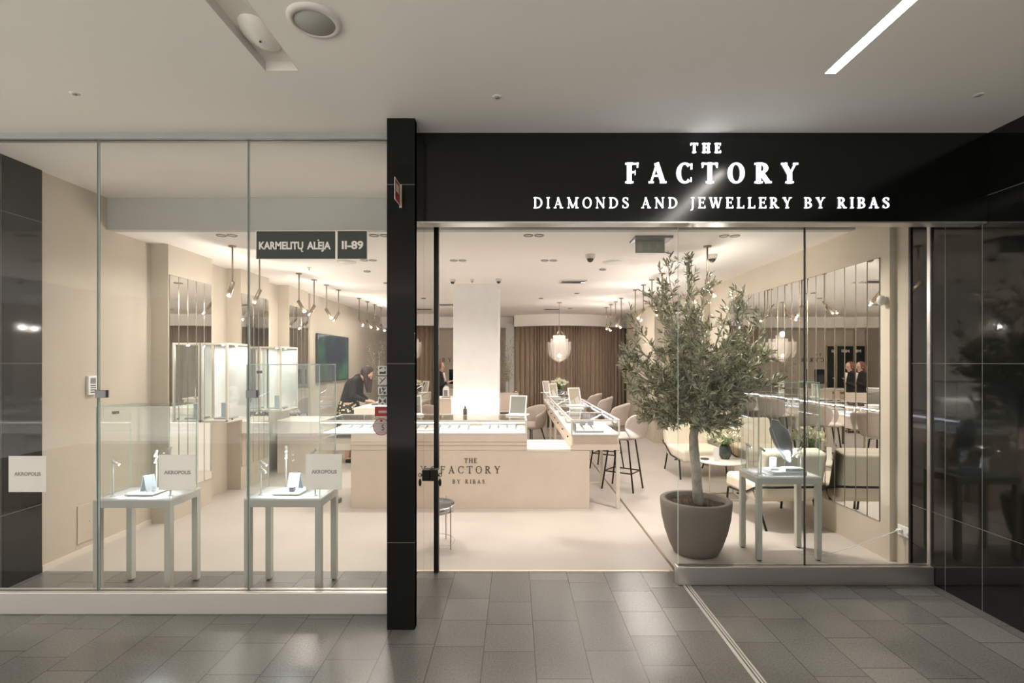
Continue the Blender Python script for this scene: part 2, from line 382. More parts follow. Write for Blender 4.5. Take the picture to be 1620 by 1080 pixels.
# floor strips
struct('trim_6', B(1.28, 1.302, 4.02, 12.6, 0, .004), 'brass')
mb = MB(); mb.box(1.262, 1.280, -3, 3.76, 0, .004); mb.box(1.292, 1.300, -3, 3.76, 0, .004); mb.box(1.308, 1.318, -3, 3.76, 0, .004)
struct('trim_7', mb, 'steel_light')
struct('trim_8', B(-.61, 1.24, 4.005, 4.03, 0, .006), 'frame')
# entrance pillar and passage cladding
struct('pillar', B(-.806, -.631, 3.137, 3.20, 0, HC), 'black_pillar')
mb = MB(); mb.box(-.806, -.636, 3.20, 3.99, 0, HC)
struct('wall_passage', mb, 'black_pillar')
mb = MB()
for a, b in ((3.139, 3.45), (3.453, 3.72), (3.723, 3.988)): mb.box(-.636, -.631, a, b, .0, HC)
struct('wall_passage_cladding', mb, 'passage')
struct('trim_9', B(-.662, -.612, 3.985, 4.03, 0, HC), 'black_metal')
# glazing
def pane(name, x0, x1, y, z0, z1, t=.012):
    g = struct(name, B(x0 + .003, x1 - .003, y - t / 2, y + t / 2, z0, z1), ['glass', 'edge'])
    for p in g.data.polygons:
        if abs(p.normal.y) < .5: p.material_index = 1
    return g
def frosted():
    m = bpy.data.materials.new('frosted_sticker_film'); nt = nodes(m); nt.nodes.clear(); o = nt.nodes.new('ShaderNodeOutputMaterial'); mx = nt.nodes.new('ShaderNodeMixShader'); mx.inputs[0].default_value = .5
    d = nt.nodes.new('ShaderNodeBsdfDiffuse'); d.inputs[0].default_value = (.95, .94, .92, 1); tl = nt.nodes.new('ShaderNodeBsdfTranslucent'); tl.inputs[0].default_value = (.95, .94, .92, 1)
    nt.links.new(d.outputs[0], mx.inputs[1]); nt.links.new(tl.outputs[0], mx.inputs[2]); nt.links.new(mx.outputs[0], o.inputs[0]); return m
M['sticker'] = frosted()
LJ = [-4.83, -3.82, -2.807, -1.795, -.809]
for i in range(1, 4): pane('window_%d' % i, LJ[i], LJ[i + 1], 3.365, .146, 3.174)
for i, x in enumerate(LJ[2:4]): struct('trim_%d' % (10 + i), B(x - .0027, x + .0027, 3.355, 3.375, .146, 3.174), 'joint')
struct('window_sill_left', B(-5.2, -.806, 3.325, 3.405, 0, .146), 'steel_light', bevel=.006)
struct('window_header_left', B(-5.2, -.806, 3.335, 3.40, 3.174, HC), 'header')
RJ = [1.236, 2.203, 3.155]
for i in range(2): pane('window_%d' % (4 + i), RJ[i], RJ[i + 1], 3.80, .139, HC)
struct('trim_12', B(2.2000, 2.2060, 3.790, 3.81, .139, HC), 'joint')
struct('trim_13', B(3.145, 3.158, 3.785, 3.815, .139, HC), 'steel')
struct('window_sill_right', B(1.223, 3.158, 3.76, 3.84, 0, .139), 'steel', bevel=.006)
struct('wall_left_return', B(-5.2, -3.82, 3.42, 3.5, 0, HC), 'black_wall')

# ------------------------------------------------------------------ lettering
def brush(pts, ws):
    out = []; pts = [Vector(p) for p in pts]; k = len(pts); L = []; R = []
    for i, p in enumerate(pts):
        t = (pts[min(i + 1, k - 1)] - pts[max(i - 1, 0)]).normalized(); n = Vector((-t.y, t.x)); w_ = ws[i] if isinstance(ws, list) else ws
        L.append(p + n * w_ / 2); R.append(p - n * w_ / 2)
    for i in range(k - 1): out.append([tuple(R[i]), tuple(R[i + 1]), tuple(L[i + 1]), tuple(L[i])])
    return out
def arc(cx, cy, rx, ry, a0, a1, T, t, n=14):
    pts = []; ws = []
    for i in range(n + 1):
        a = math.radians(a0 + (a1 - a0) * i / n); pts.append((cx + rx * math.cos(a), cy + ry * math.sin(a))); ws.append(t + (T - t) * abs(math.cos(a)) ** 1.4)
    return brush(pts, ws)
def R4(x0, y0, x1, y1): return [(x0, y0), (x1, y0), (x1, y1), (x0, y1)]
def glyph(ch, T, t):
    s = .085; q = []
    def stem(x, top=True, bot=True):
        q.append(R4(x - T / 2, 0, x + T / 2, 1))
        if bot: q.append(R4(x - T / 2 - s, 0, x + T / 2 + s, t))
        if top: q.append(R4(x - T / 2 - s, 1 - t, x + T / 2 + s, 1))
    h = T / 2 + s
    if ch == 'I': stem(h); return 2 * h, q
    if ch == 'T':
        W = .78; stem(W / 2, top=False); q.append(R4(0, 1 - t, W, 1)); q.append([(0, .76), (t * .7, .76), (t * 1.6, 1), (0, 1)]); q.append([(W - t * .7, .76), (W, .76), (W, 1), (W - t * 1.6, 1)]); return W, q
    if ch == 'H': stem(h); stem(.86 - h); q.append(R4(h, .49, .86 - h, .49 + t)); return .86, q
    if ch in 'EFL':
        W = .64; stem(h, top=True)
        if ch != 'L':
            q.append(R4(h, 1 - t, W, 1)); q.append(R4(W - t * .9, .77, W, 1)); q.append(R4(h, .5, W - .14, .5 + t)); q.append(R4(W - .17, .40, W - .14 + .0, .64))
        if ch != 'F': q.append(R4(h, 0, W + .02, t)); q.append(R4(W + .02 - t * .9, 0, W + .02, .24))
        return W + .02, q
    if ch == 'A':
        W = .88; q += brush([(W * .44, 1), (W * .80, t / 2)], T); q += brush([(W * .47, .97), (W * .14, t / 2)], t * 1.1)
        q.append(R4(.24, .32, .62, .32 + t)); q.append(R4(0, 0, .25, t)); q.append(R4(W - .32, 0, W, t)); return W, q
    if ch in 'CO':
        r = .42
        if ch == 'O': q += arc(r, .5, r - T / 2, .5 + .01 - t / 2, 0, 360, T, t, 28); return 2 * r, q
        q += arc(r, .5, r - T / 2, .5 + .01 - t / 2, 48, 312, T, t, 20); q.append(R4(.70, .68, .70 + t, .97)); q.append(R4(.70, .06, .70 + t * .6, .28)); return .77, q
    if ch == 'D': stem(h); q += arc(.30, .5, .50 - T / 2 + .02, .5 - t / 2, -90, 90, T, t, 16); q.append(R4(h, 0, .31, t)); q.append(R4(h, 1 - t, .31, 1)); return .84, q
    if ch in 'RBP':
        stem(h); q += arc(.30, .74, .26, .26 - t / 2, -90, 90, T * .95, t, 12); q.append(R4(h, 1 - t, .31, 1)); q.append(R4(h, .48, .31, .48 + t))
        if ch == 'R': q += brush([(.34, .50), (.66, t / 2)], T); q.append(R4(.60, 0, .84, t)); return .82, q
        if ch == 'B': q += arc(.33, .26, .29, .26 - t / 2, -90, 90, T, t, 12); q.append(R4(h, 0, .34, t)); return .72, q
        return .66, q
    if ch == 'Y':
        W = .84; q += brush([(.14, 1 - t / 2), (.42, .46)], T); q += brush([(.70, 1 - t / 2), (.44, .46)], t * 1.1); q.append(R4(.42 - T / 2, 0, .42 + T / 2, .50))
        q.append(R4(0, 1 - t, .30, 1)); q.append(R4(W - .25, 1 - t, W, 1)); q.append(R4(.42 - h, 0, .42 + h, t)); return W, q
    if ch == 'M':
        W = 1.08; q += brush([(.15, .98), (.52, .03)], T); q += brush([(.93, .98), (.54, .05)], t * 1.1); q.append(R4(.12, 0, .12 + t, 1)); q.append(R4(W - .15 - T, 0, W - .15, 1))
        q.append(R4(.02, 0, .24, t)); q.append(R4(W - .3, 0, W - .02, t)); q.append(R4(0, 1 - t, .2, 1)); q.append(R4(W - .2, 1 - t, W, 1)); return W, q
    if ch == 'N':
        W = .90; q.append(R4(.12, 0, .12 + t, 1)); q.append(R4(W - .12 - t, 0, W - .12, 1)); q += brush([(.13, .97), (W - .14, .03)], T)
        q.append(R4(.02, 0, .25, t)); q.append(R4(0, 1 - t, .2, 1)); q.append(R4(W - .25, 1 - t, W - .02, 1)); return W, q
    if ch == 'W':
        W = 1.2; q += brush([(.12, 1 - t / 2), (.38, .02)], T); q += brush([(.62, .98), (.40, .03)], t * 1.1); q += brush([(.58, 1 - t / 2), (.84, .02)], T); q += brush([(1.08, .98), (.86, .03)], t * 1.1)
        q.append(R4(0, 1 - t, .27, 1)); q.append(R4(.45, 1 - t, .73, 1)); q.append(R4(W - .24, 1 - t, W, 1)); return W, q
    if ch == 'J':
        q.append(R4(.24 - T / 2, .0, .24 + T / 2, 1)); q.append(R4(.24 - h, 1 - t, .24 + h, 1)); q += brush([(.24, .02), (.20, -.14), (.06, -.2)], [T, T * .8, t]); return .24 + h, q
    if ch == 'S':
        pts = [(.52, .80), (.50, .90), (.40, .96), (.27, .965), (.14, .90), (.10, .77), (.16, .64), (.32, .53), (.48, .42), (.545, .28), (.50, .12), (.38, .04), (.24, .03), (.12, .09), (.07, .22)]
        ws = [t, t, t, t * 1.1, T * .8, T * .95, T, T, T, T * .95, T * .8, t * 1.1, t, t, t]
        q += brush(pts, ws); q.append(R4(.51, .72, .51 + t * .7, .95)); q.append(R4(.05, .05, .05 + t * .7, .28)); return .62, q
    return .45, q
def serif_line(txt, x0, x1, z, h, y, d, m, parent, T=.16, t=.07, mirror=False):
    """letters of one line, each its own mesh, fitted between x0 and x1"""
    gs = [glyph(c, T, t) for c in txt]; tot = sum(g[0] for g in gs) * h; n = len(txt) - 1
    gap = ((x1 - x0) - tot) / max(n, 1); x = x0
    for c, (gw, qs) in zip(txt, gs):
        if c != ' ':
            mb = MB()
            for poly in qs: mb.prism([(x + a * h, z + b * h) for a, b in poly], lambda a, b, dd: (a, dd, b), y - d, y)
            mb.build('letter', m, parent)
        x += gw * h + gap
def sans(txt, x0, x1, z0, h, y, m, parent, name='lettering', bold=.0, d=.0008, face='front', flipx=False):
    cu = bpy.data.curves.new('t', 'FONT'); cu.body = txt; cu.offset = bold; cu.extrude = d; cu.resolution_u = 3
    o = bpy.data.objects.new('t', cu); C.objects.link(o); bpy.context.view_layer.update()
    me = bpy.data.meshes.new_from_object(o.evaluated_get(bpy.context.evaluated_depsgraph_get())); bpy.data.objects.remove(o)
    xs = [v.co.x for v in me.vertices]; ys = [v.co.y for v in me.vertices]
    mb = MB(); sx = (x1 - x0) / (max(xs) - min(xs)); y0_ = 0 if max(ys) > .5 else min(ys); sy = h / (max(ys) - y0_); xm = min(xs)
    mb.add([((x1 - (v.co.x - xm) * sx) if flipx else (x0 + (v.co.x - xm) * sx), y - v.co.z, z0 + (v.co.y - y0_) * sy) for v in me.vertices], [tuple(p.vertices) for p in me.polygons])
    return mb.build(name, m, parent)

# ------------------------------------------------------------------ fascia sign
t = thing('shop_sign', 'wide black fascia with glowing white serif shop name over the entrance', 'sign', (1.27, 3.336, 2.622))
B(-.631, 3.157, 3.336, 3.445, 2.622, HC).build('panel', 'fascia', t)
B(-.631, 3.157, 3.338, 3.443, 2.612, 2.622).build('underside_strip', 'steel', t)
def PX(px, Y=3.336): return (px - CX) * Y / F
def PZ(py, Y=3.336): return EYE - (py - CY) * Y / F
serif_line('THE', PX(1092), PX(1140), PZ(242), PZ(227) - PZ(242), 3.334, .006, 'letter', t, .24, .11)
serif_line('FACTORY', PX(989), PX(1262), PZ(290), PZ(258) - PZ(290), 3.334, .006, 'letter', t, .225, .085)
serif_line('DIAMONDS AND JEWELLERY BY RIBAS', PX(844), PX(1406), PZ(329.5), PZ(312.5) - PZ(329.5), 3.334, .006, 'letter', t, .145, .065)

# ------------------------------------------------------------------ stickers and signs on the glass and the pillar
YG = 3.357
t = thing('street_sign', 'black sticker sign with white word KARMELITŲ ALĖJA on left glass', 'sign', (*P(468, 410, YG)[:2], P(468, 410, YG)[2]))
Y = YG; B(PX(405, Y), PX(531.5, Y), Y - .002, Y, PZ(410, Y), PZ(365, Y)).build('panel', 'white_print', t)
B(PX(406, Y), PX(530.5, Y), Y - .003, Y - .001, PZ(409.3, Y), PZ(365.8, Y)).build('field', 'black_print', t)
sans('KARMELITU', PX(410, Y), PX(480, Y), PZ(394, Y), PZ(382.3, Y) - PZ(394, Y), Y - .003, 'white_print', t, bold=.034)
sans('ALEJA', PX(486, Y), PX(523.5, Y), PZ(394, Y), PZ(382.3, Y) - PZ(394, Y), Y - .003, 'white_print', t, bold=.034)
mb = MB()
for poly in brush([(478, 394), (477, 396), (478, 398), (480, 397.4)], 1.5): mb.prism([(PX(a, Y), PZ(b, Y)) for a, b in poly], lambda a, b, dd: (a, dd, b), Y - .004, Y - .003)
mb.build('accent', 'white_print', t); B(PX(502.6, Y), PX(505.0, Y), Y - .004, Y - .003, PZ(381.2, Y), PZ(379.0, Y)).build('accent_dot', 'white_print', t)
t = thing('unit_number_sign', 'small black square sticker with white II-89 on left glass', 'sign', P(557, 410, YG))
B(PX(533.5, Y), PX(581.5, Y), Y - .002, Y, PZ(410, Y), PZ(364.5, Y)).build('panel', 'white_print', t)
B(PX(534.3, Y), PX(580.7, Y), Y - .003, Y - .001, PZ(409.3, Y), PZ(365.3, Y)).build('field', 'black_print', t)
sans('II-89', PX(541, Y), PX(575, Y), PZ(393.5, Y), PZ(381, Y) - PZ(393.5, Y), Y - .003, 'white_print', t, bold=.034)
for i, (a, b, c, d, lab) in enumerate(((14, 73, 778, 721, 'square frosted sticker reading AKROPOLIS at far left, before the dark wall'),
                                 (251, 310, 775, 719, 'square frosted sticker reading AKROPOLIS on the middle left pane'),
                                 (484, 541, 774, 718, 'square frosted sticker reading AKROPOLIS on left pane nearest the pillar'))):
    t = thing('glass_sticker', lab, 'sticker', P((a + b) / 2, c, Y), group='frosted mall stickers')
    B(PX(a, Y), PX(b, Y), Y - .002, Y, PZ(c, Y), PZ(d, Y)).build('film', 'sticker', t)
    sans('AKROPOLIS', PX(a + 9, Y), PX(b - 8, Y), PZ((c + d) / 2 + 2.5, Y), .024, Y - .0025, 'sticker_text', t, bold=.03)
# pictogram stickers
icons = [('dog', 578, 594), ('cone', 595, 609), ('camera', 611, 625), ('hand', 627, 641)]
for k, (nm, a, b) in enumerate(icons):
    lab = ('topmost grey pictogram sticker beside the black pillar', 'second pictogram sticker from top beside the black pillar', 'third pictogram sticker from top beside the black pillar', 'lowest pictogram sticker, just above the red one')[k]
    t = thing('pictogram_sticker', lab, 'sticker', P(605, b, Y), group='pictogram stickers'); x0, x1 = PX(598, Y), PX(612.5, Y); z0, z1 = PZ(b - .6, Y), PZ(a + .6, Y)
    B(x0, x1, Y - .002, Y, z0, z1).build('film', 'white_print', t, bevel=.0)
    mb = MB(); cx = (x0 + x1) / 2; cz = (z0 + z1) / 2; e = (x1 - x0)
    pr = lambda poly: mb.prism([(cx + u * e, cz + v * e) for u, v in poly], lambda p, q, dd: (p, dd, q), Y - .003, Y - .002)
    if k == 0: pr([(-.36, -.36), (.36, -.36), (.36, .0), (.1, -.15), (-.3, -.1)]); pr([(-.38, .1), (-.3, .36), (.1, .36), (-.1, .25)]); pr([(.3, .1), (.38, .36), (.2, .36)])
    if k == 1:
        for q in brush([(-.3, -.3), (.35, .35)], .1): pr(q)
        for q in brush([(-.3, .3), (-.05, .05)], .08): pr(q)
    if k == 2:
        pr(R4(-.35, -.35, -.2, .3)); pr(R4(-.05, .1, .15, .36)); pr(R4(.1, -.35, .36, -.1))
        for q in brush([(-.15, -.3), (.35, .35)], .09): pr(q)
    if k == 3: pr([(-.38, .3), (-.05, 0), (-.38, -.3)]); pr([(.38, .3), (.05, 0), (.38, -.3)]); pr(R4(-.1, -.38, .1, -.25)); pr(R4(-.2, .30, .2, .38))
    mb.build('pictogram', 'dark_grey', t)
t = thing('red_sticker', 'dark red rectangular sticker on the glass beside the pillar', 'sticker', P(604, 658, Y))
B(PX(593, Y), PX(617, Y), Y - .002, Y, PZ(658, Y), PZ(643, Y)).build('film', 'red', t)
B(PX(599, Y), PX(612, Y), Y - .003, Y - .002, PZ(650.7, Y), PZ(649.5, Y)).build('line', 'white_print', t)
B(PX(599, Y), PX(612, Y), Y - .003, Y - .002, PZ(653, Y), PZ(652, Y)).build('line', 'white_print', t)
t = thing('round_sticker', 'round pink sticker with a red rim and figure 5 beside pillar', 'sticker', P(603, 688, Y))
cx, cz, r = PX(603.5, Y), PZ(674.8, Y), 13.5 * Y / F
mb = MB(); mb.prism([(cx + r * math.cos(i * PI / 18), cz + r * math.sin(i * PI / 18)) for i in range(36)], lambda a, b, d: (a, d, b), Y - .002, Y); mb.build('rim', 'red', t)
mb = MB(); mb.prism([(cx + r * .91 * math.cos(i * PI / 18), cz + r * .91 * math.sin(i * PI / 18)) for i in range(36)], lambda a, b, d: (a, d, b), Y - .003, Y - .001); mb.build('field', 'pink_print', t)
sans('5', cx + r * .02, cx + r * .34, cz - r * .42, r * .66, Y - .0035, 'black_print', t)
B(cx - r * .6, cx + r * .6, Y - .004, Y - .003, cz + r * .33, cz + r * .42).build('line', 'sticker_text', t); B(cx - r * .5, cx + r * .5, Y - .004, Y - .003, cz - r * .66, cz - r * .6).build('line', 'sticker_text', t)
B(cx - r * .15, cx + r * .15, Y - .004, Y - .003, cz + r * .6, cz + r * .85).build('emblem', 'red', t)
# projecting fire sign on pillar
Y0 = 3.137; zc0, zc1 = PZ(326, Y0), PZ(292, Y0); xr = PX(635.8, Y0); xc = PX(632.5, Y0)
t = thing('fire_sign', 'red and white projecting fire safety sign on the black pillar', 'sign', (xc, Y0, zc0))
# flag blade reaching out towards the viewer, plus a narrow mounting strip
Yn = 3.0
def blade(mb, u0, u1, v0, v1, th=.002, o=0):
    xa = xc + (PX(624, Yn) - xc) * u0; xb = xc + (PX(624, Yn) - xc) * u1
    ya = Y0 - .004 + (Yn - Y0 + .004) * u0; yb = Y0 - .004 + (Yn - Y0 + .004) * u1
    H = zc1 - zc0; mb.add([(xa - o, ya - o, zc0 + H * v0), (xb - o, yb - o, zc0 + H * v0), (xb - o, yb - o, zc0 + H * v1), (xa - o, ya - o, zc0 + H * v1),
                          (xa + th, ya, zc0 + H * v0), (xb + th, yb, zc0 + H * v0), (xb + th, yb, zc0 + H * v1), (xa + th, ya, zc0 + H * v1)],
                          [(0, 1, 2, 3), (7, 6, 5, 4), (0, 4, 5, 1), (3, 2, 6, 7), (1, 5, 6, 2), (0, 3, 7, 4)])
    return mb
blade(MB(), 0, 1, 0, 1).build('flag', 'white_print', t)
blade(MB(), .06, .92, .06, .94, .0005, -.0027).build('red_field', 'red', t)
blade(MB(), .30, .78, .45, .80, .0005, -.0042).build('pictogram', 'white_print', t)
B(xc - .002, xr, Y0 - .004, Y0, zc0 - .01, zc1).build('mounting_strip', 'brass_light', t)

# ------------------------------------------------------------------ mall ceiling fittings
def slotlamp(name, x0, x1, ya, yb, label, m, on, cat='light'):
    t = thing(name, label, cat, ((x0 + x1) / 2, yb, HC))
    d = .018 if on else .05
    mb = MB(); mb.box(x0, x1, ya, yb, HC + d, HC + d + .01); mb.build('diffuser', m, t)
    mb = MB(); mb.box(x0, x0 + .003, ya, yb, HC, HC + d); mb.box(x1 - .003, x1, ya, yb, HC, HC + d); mb.box(x0, x1, yb - .003, yb, HC, HC + d); mb.build('rim', 'speaker_ring', t); return t
slotlamp('linear_light', 1.641, 1.705, -4.9, 2.656, 'lit white linear light slot in the mall ceiling at upper right', 'slot', True)
t = slotlamp('ceiling_recess', -1.315, -1.135, -4.9, 2.63, 'unlit shallow ceiling slot with rounded white inset left of the round speaker', 'white_ceiling', False, 'ceiling slot')
mb = MB(); mb.ball((-1.225, 2.40, HC + .052), .085, 20, sc=(1, 1.6, .5)); mb.build('inset_bowl', 'white_ceiling', t)
mb = MB(); mb.ball((-1.225, 2.40, HC + .008), .006, 8); mb.build('screw', 'dark_grey', t)
t = thing('ceiling_speaker', 'round flush ceiling speaker with grey mesh in the mall ceiling', 'speaker', (-.90, 2.24, HC))
MB().lathe([(.0, -.013), (.088, -.013), (.09, -.008)], (-.90, 2.24, HC), 40).build('mesh_cover', 'speaker_mesh', t)
MB().lathe([(.088, -.004), (.090, -.016), (.112, -.010), (.118, 0)], (-.90, 2.24, HC), 40).build('ring', 'speaker_ring', t)

for px, py, lab in ((118, 148, 'tiny flush sprinkler cap at the far left of the mall ceiling'), (786, 153, 'tiny flush sprinkler cap above the shop sign'), (1548, 150, 'tiny flush sprinkler cap at the right of the mall ceiling')):
    y = (HC - EYE) * F / (CY - py); x = (px - CX) * y / F
    t = thing('concealed_sprinkler', lab, 'sprinkler', (x, y, HC), 'flush caps in the mall ceiling')
    MB().lathe([(0, -.006), (.012, -.006), (.014, 0)], (x, y, HC), 16).build('cap', 'speaker_mesh', t); MB().lathe([(.014, -.002), (.024, -.002), (.026, 0)], (x, y, HC), 16).build('ring', 'white_ceiling', t)
# ------------------------------------------------------------------ shop ceiling fittings
def twin_light():
    t = thing('twin_downlight', 'x', 'light', (0, 0, 0))
    for sx in (-.052, .052):
        r = MB().lathe([(.033, .0), (.035, -.008), (.046, -.008), (.049, 0)], (sx, 0, 0), 20).build('ring', 'fix_grey', t)
        MB().disc((sx, 0), .034, -.002, 20, up=False).build('lens', 'fix', t)
        light('lamp', 'AREA', (sx, 0, -.006), P_DOWN, t, shape='DISK', size=.06, spread=2.6)
    return t
tw = [(-2.80, 4.85, 'twin recessed downlight nearest the left wall, front row'), (-1.32, 4.85, 'twin recessed downlight behind the II-89 sticker, front row'), (.18, 4.85, 'twin recessed downlight in front row above the entrance'),
      (2.09, 4.87, 'twin recessed downlight in front row right of the exit sign'), (-1.77, 6.03, 'twin recessed downlight in second row below the II-89 sticker'), (-.69, 6.04, 'twin recessed downlight in second row above the white column'),
      (.41, 6.04, 'twin recessed downlight in second row left of the dome camera')]
t0 = twin_light(); t0.location = (tw[0][0], tw[0][1], HS); t0['label'] = tw[0][2]; t0['group'] = 'twin recessed ceiling downlights'
for x, y, l in tw[1:]:
    d_ = dup(t0, (x, y, HS), 0, l)
    if x > 2:
        for ch in d_.children:                       # the lounge corner is lit by stronger lamps
            if ch.type == 'LIGHT': ch.data = ch.data.copy(); ch.data.energy = P_DOWN * 3.6
def small_light():
    t = thing('small_downlight', 'x', 'light', (0, 0, 0), 'small recessed downlights further back')
    MB().lathe([(.03, 0), (.032, -.012), (.045, -.014), (.048, 0)], (0, 0, 0), 16).build('ring', 'fix_grey', t)
    MB().disc((0, 0), .032, -.003, 16, up=False).build('lens', 'fix', t)
    light('lamp', 'AREA', (0, 0, -.012), P_DOWN * 1.2, t, shape='DISK', size=.06, spread=2.6); return t
sm = [(1.16, 6.61, 'small ceiling downlight between the dome camera and the round speaker'), (1.04, 7.65, 'small ceiling downlight beside the front air vent slot'), (1.10, 8.9, 'small ceiling downlight behind the front air vent slot'),
      (-2.0, 6.75, 'small tilted downlight left of the black pillar, front one'), (-2.0, 7.75, 'small tilted downlight left of the black pillar, rear one'), (.5, 9.6, 'small ceiling downlight between the two vent slots'),
      (-1.6, 9.9, 'small ceiling downlight above the rear counter left of column'), (1.25, 11.4, 'small ceiling downlight beside the rear air vent slot'), (-1.2, 12.1, 'small ceiling downlight before the rear letter wall')]
s0 = small_light(); s0.location = (*sm[0][:2], HS); s0['label'] = sm[0][2]
for x, y, l in sm[1:]: dup(s0, (x, y, HS), 0, l)
# pendant spots on rods; side: +1 / -1 tilt of the head along X, py pitch
def pendant(sgn, ty, tilt=.60):
    t = thing('spot_pendant', 'x', 'light', (0, 0, 0))
    MB().lathe([(0, -.012), (.040, -.012), (.042, 0)], (0, 0, 0), 20).build('canopy', 'brass', t)
    MB().tube([(0, 0, -.01), (0, 0, -.40)], .0085, 10).build('rod', 'brass', t)
    d = Vector((sgn * math.sin(tilt), ty, -math.cos(tilt))).normalized(); a = Vector((0, 0, -.40)) - d * .02; b = a + d * .185
    h = MB().tube([a, b], .0225, 16).build('head', 'brass', t)
    q = d.to_track_quat('-Z', 'Y')
    mb = MB(); mb.add([b + d * .001 + q @ Vector((.018 * math.cos(2 * PI * j / 16), .018 * math.sin(2 * PI * j / 16), 0)) for j in range(16)], [tuple(range(15, -1, -1))])
    mb.build('lens', 'lamp_glow', h)
    light('lamp', 'SPOT', b + d * .012, P_SPOT, t, spot_size=2.8, spot_blend=1, shadow_soft_size=.006, dirv=d)
    light('lamp_glow', 'POINT', b + d * .03, P_CEIL_FILL, t, shadow_soft_size=.006)  # extra fill point added at each head to brighten the ceiling
    return t
ZS = [5.30, 5.86, 6.93, 7.45, 7.94, 8.48, 9.6, 10.14, 10.65, 11.18]
ordn = ['first', 'second', 'third', 'fourth', 'fifth', 'sixth', 'seventh', 'eighth', 'ninth', 'last']
LS = [(-1, .5), (-1, .3), (1, -.2), (-1, .2), (1, -.2), (-1, .1), (1, -.3), (1, -.3), (1, -.3), (1, -.3)]
RS = [(1, .2), (1, .2), (-1, -.2), (1, .2), (-1, -.1), (1, -.3), (-1, .1), (1, -.3), (-1, .1), (1, -.3)]
cache = {}
for side, X, T in (('left', -3.0, LS), ('right', 2.04, RS)):
    for i, (y, (sg, ty)) in enumerate(zip(ZS, T)):
        lab = '%s brass spot pendant of the %s ceiling row, counted from the glass front' % (ordn[i], side)
        k = (sg, ty)
        if k not in cache:
            cache[k] = pendant(sg, ty); cache[k].location = (X, y, HS); cache[k]['label'] = lab; cache[k]['group'] = 'brass spot pendants on rods'
        else: dup(cache[k], (X, y, HS), 0, lab)
def sprinkler(x, y, lab):
    t = thing('sprinkler', lab, 'sprinkler', (x, y, HS), 'ceiling sprinklers')
    MB().lathe([(0, -.03), (.008, -.03), (.008, -.004), (.028, -.004), (.03, 0)], (x, y, HS), 14).build('body', 'fix', t); MB().lathe([(0, -.036), (.016, -.036), (.016, -.033), (0, -.033)], (x, y, HS), 12).build('deflector', 'fix', t)
sprinkler(-2.68, 6.5, 'small ceiling sprinkler below the street name sticker'); sprinkler(-2.9, 11.0, 'small ceiling sprinkler far left above the TV wall'); sprinkler(2.25, 10.4, 'small ceiling sprinkler at right before the curtain')
for x, y, r, lab in ((1.20, 6.15, .125, 'flat round ceiling speaker right of the dome camera'), (-2.07, 6.13, .12, 'flat round ceiling speaker below the II-89 sticker')):
    t = thing('shop_ceiling_speaker', lab, 'speaker', (x, y, HS)); MB().lathe([(0, -.006), (r * .9, -.006), (r, 0)], (x, y, HS), 30).build('cover', 'fix', t)
    MB().lathe([(r * .86, -.0075), (r * .93, -.0075), (r, 0)], (x, y, HS), 30).build('ring', 'fix', t)
for x, y, w_, lab in ((.88, 7.6, .40, 'dark slotted air vent in ceiling right of the column'), (.84, 11.5, .36, 'dark slotted air vent in ceiling above the chandelier'), (-1.42, 10.6, .42, 'pale slotted air vent in ceiling left of the column')):
    t = thing('air_vent', lab, 'vent', (x, y, HS), 'ceiling air vents')
    mb = MB(); mb.box(x - w_ / 2, x + w_ / 2, y - .14, y - .12, HS - .018, HS); mb.box(x - w_ / 2, x + w_ / 2, y + .12, y + .14, HS - .018, HS); mb.box(x - w_ / 2, x - w_ / 2 + .02, y - .12, y + .12, HS - .018, HS); mb.box(x + w_ / 2 - .02, x + w_ / 2, y - .12, y + .12, HS - .018, HS)
    mb.build('frame', 'fix', t)
    mb = MB()
    for k in range(3): mb.box(x - w_ / 2 + .02, x + w_ / 2 - .02, y - .115 + k * .08, y - .075 + k * .08, HS - .016, HS - .004)
    mb.build('slot_grille', 'dark_grey', t)
def dome(x, y, lab, s=1.0, col='fix'):
    t = thing('dome_camera', lab, 'camera', (x, y, HS), 'ceiling cameras and detectors')
    MB().lathe([(.045 * s, -.05 * s), (.055 * s, -.03 * s), (.058 * s, 0)], (x, y, HS), 20).build('housing', col, t)
    MB().ball((x, y, HS - .052 * s), .038 * s, 14).build('dome', 'dark_grey' if s > .6 else 'fix_grey', t); return t
dome(.86, 5.72, 'white dome camera hanging in ceiling centre right of the column'); dome(2.26, 5.73, 'dark lensed dome camera behind second right pendant rod')
dome(-.93, 7.42, 'small dome camera left above the white column', .8); dome(-.64, 7.42, 'round smoke detector centred above the white column', .55); dome(-.245, 7.38, 'small square camera right above the white column', .8)
# exit sign
t = thing('exit_sign', 'grey unlit hanging emergency exit sign under a flat ceiling plate', 'sign', (1.355, 4.98, HS))
mb = MB(); mb.add([(1.17, 4.86, HS - .022), (1.54, 4.86, HS - .022), (1.54, 5.10, HS - .022), (1.17, 5.10, HS - .022), (1.17, 4.86, HS), (1.54, 4.86, HS), (1.54, 5.10, HS), (1.17, 5.10, HS)], [(3, 2, 1, 0), (0, 1, 5, 4), (1, 2, 6, 5), (3, 0, 4, 7), (2, 3, 7, 6)])
mb.build('mounting_plate', 'grey', t)
M['exit'] = mat('grey_exit_panel', (.36, .38, .32), .5, var=.05); M['exit_print'] = mat('exit_print', (.46, .44, .38), .6, var=.05)
x0, x1, z0, z1 = PX(1005, 4.98), PX(1051.5, 4.98), PZ(400, 4.98), HS - .022
B(x0, x1, 4.975, 4.985, z0, z1).build('panel', 'exit', t)
mb = MB(); ww = x1 - x0; hh = z1 - z0
fn = lambda a, b, d: (x0 + a * ww, d, z0 + b * hh)
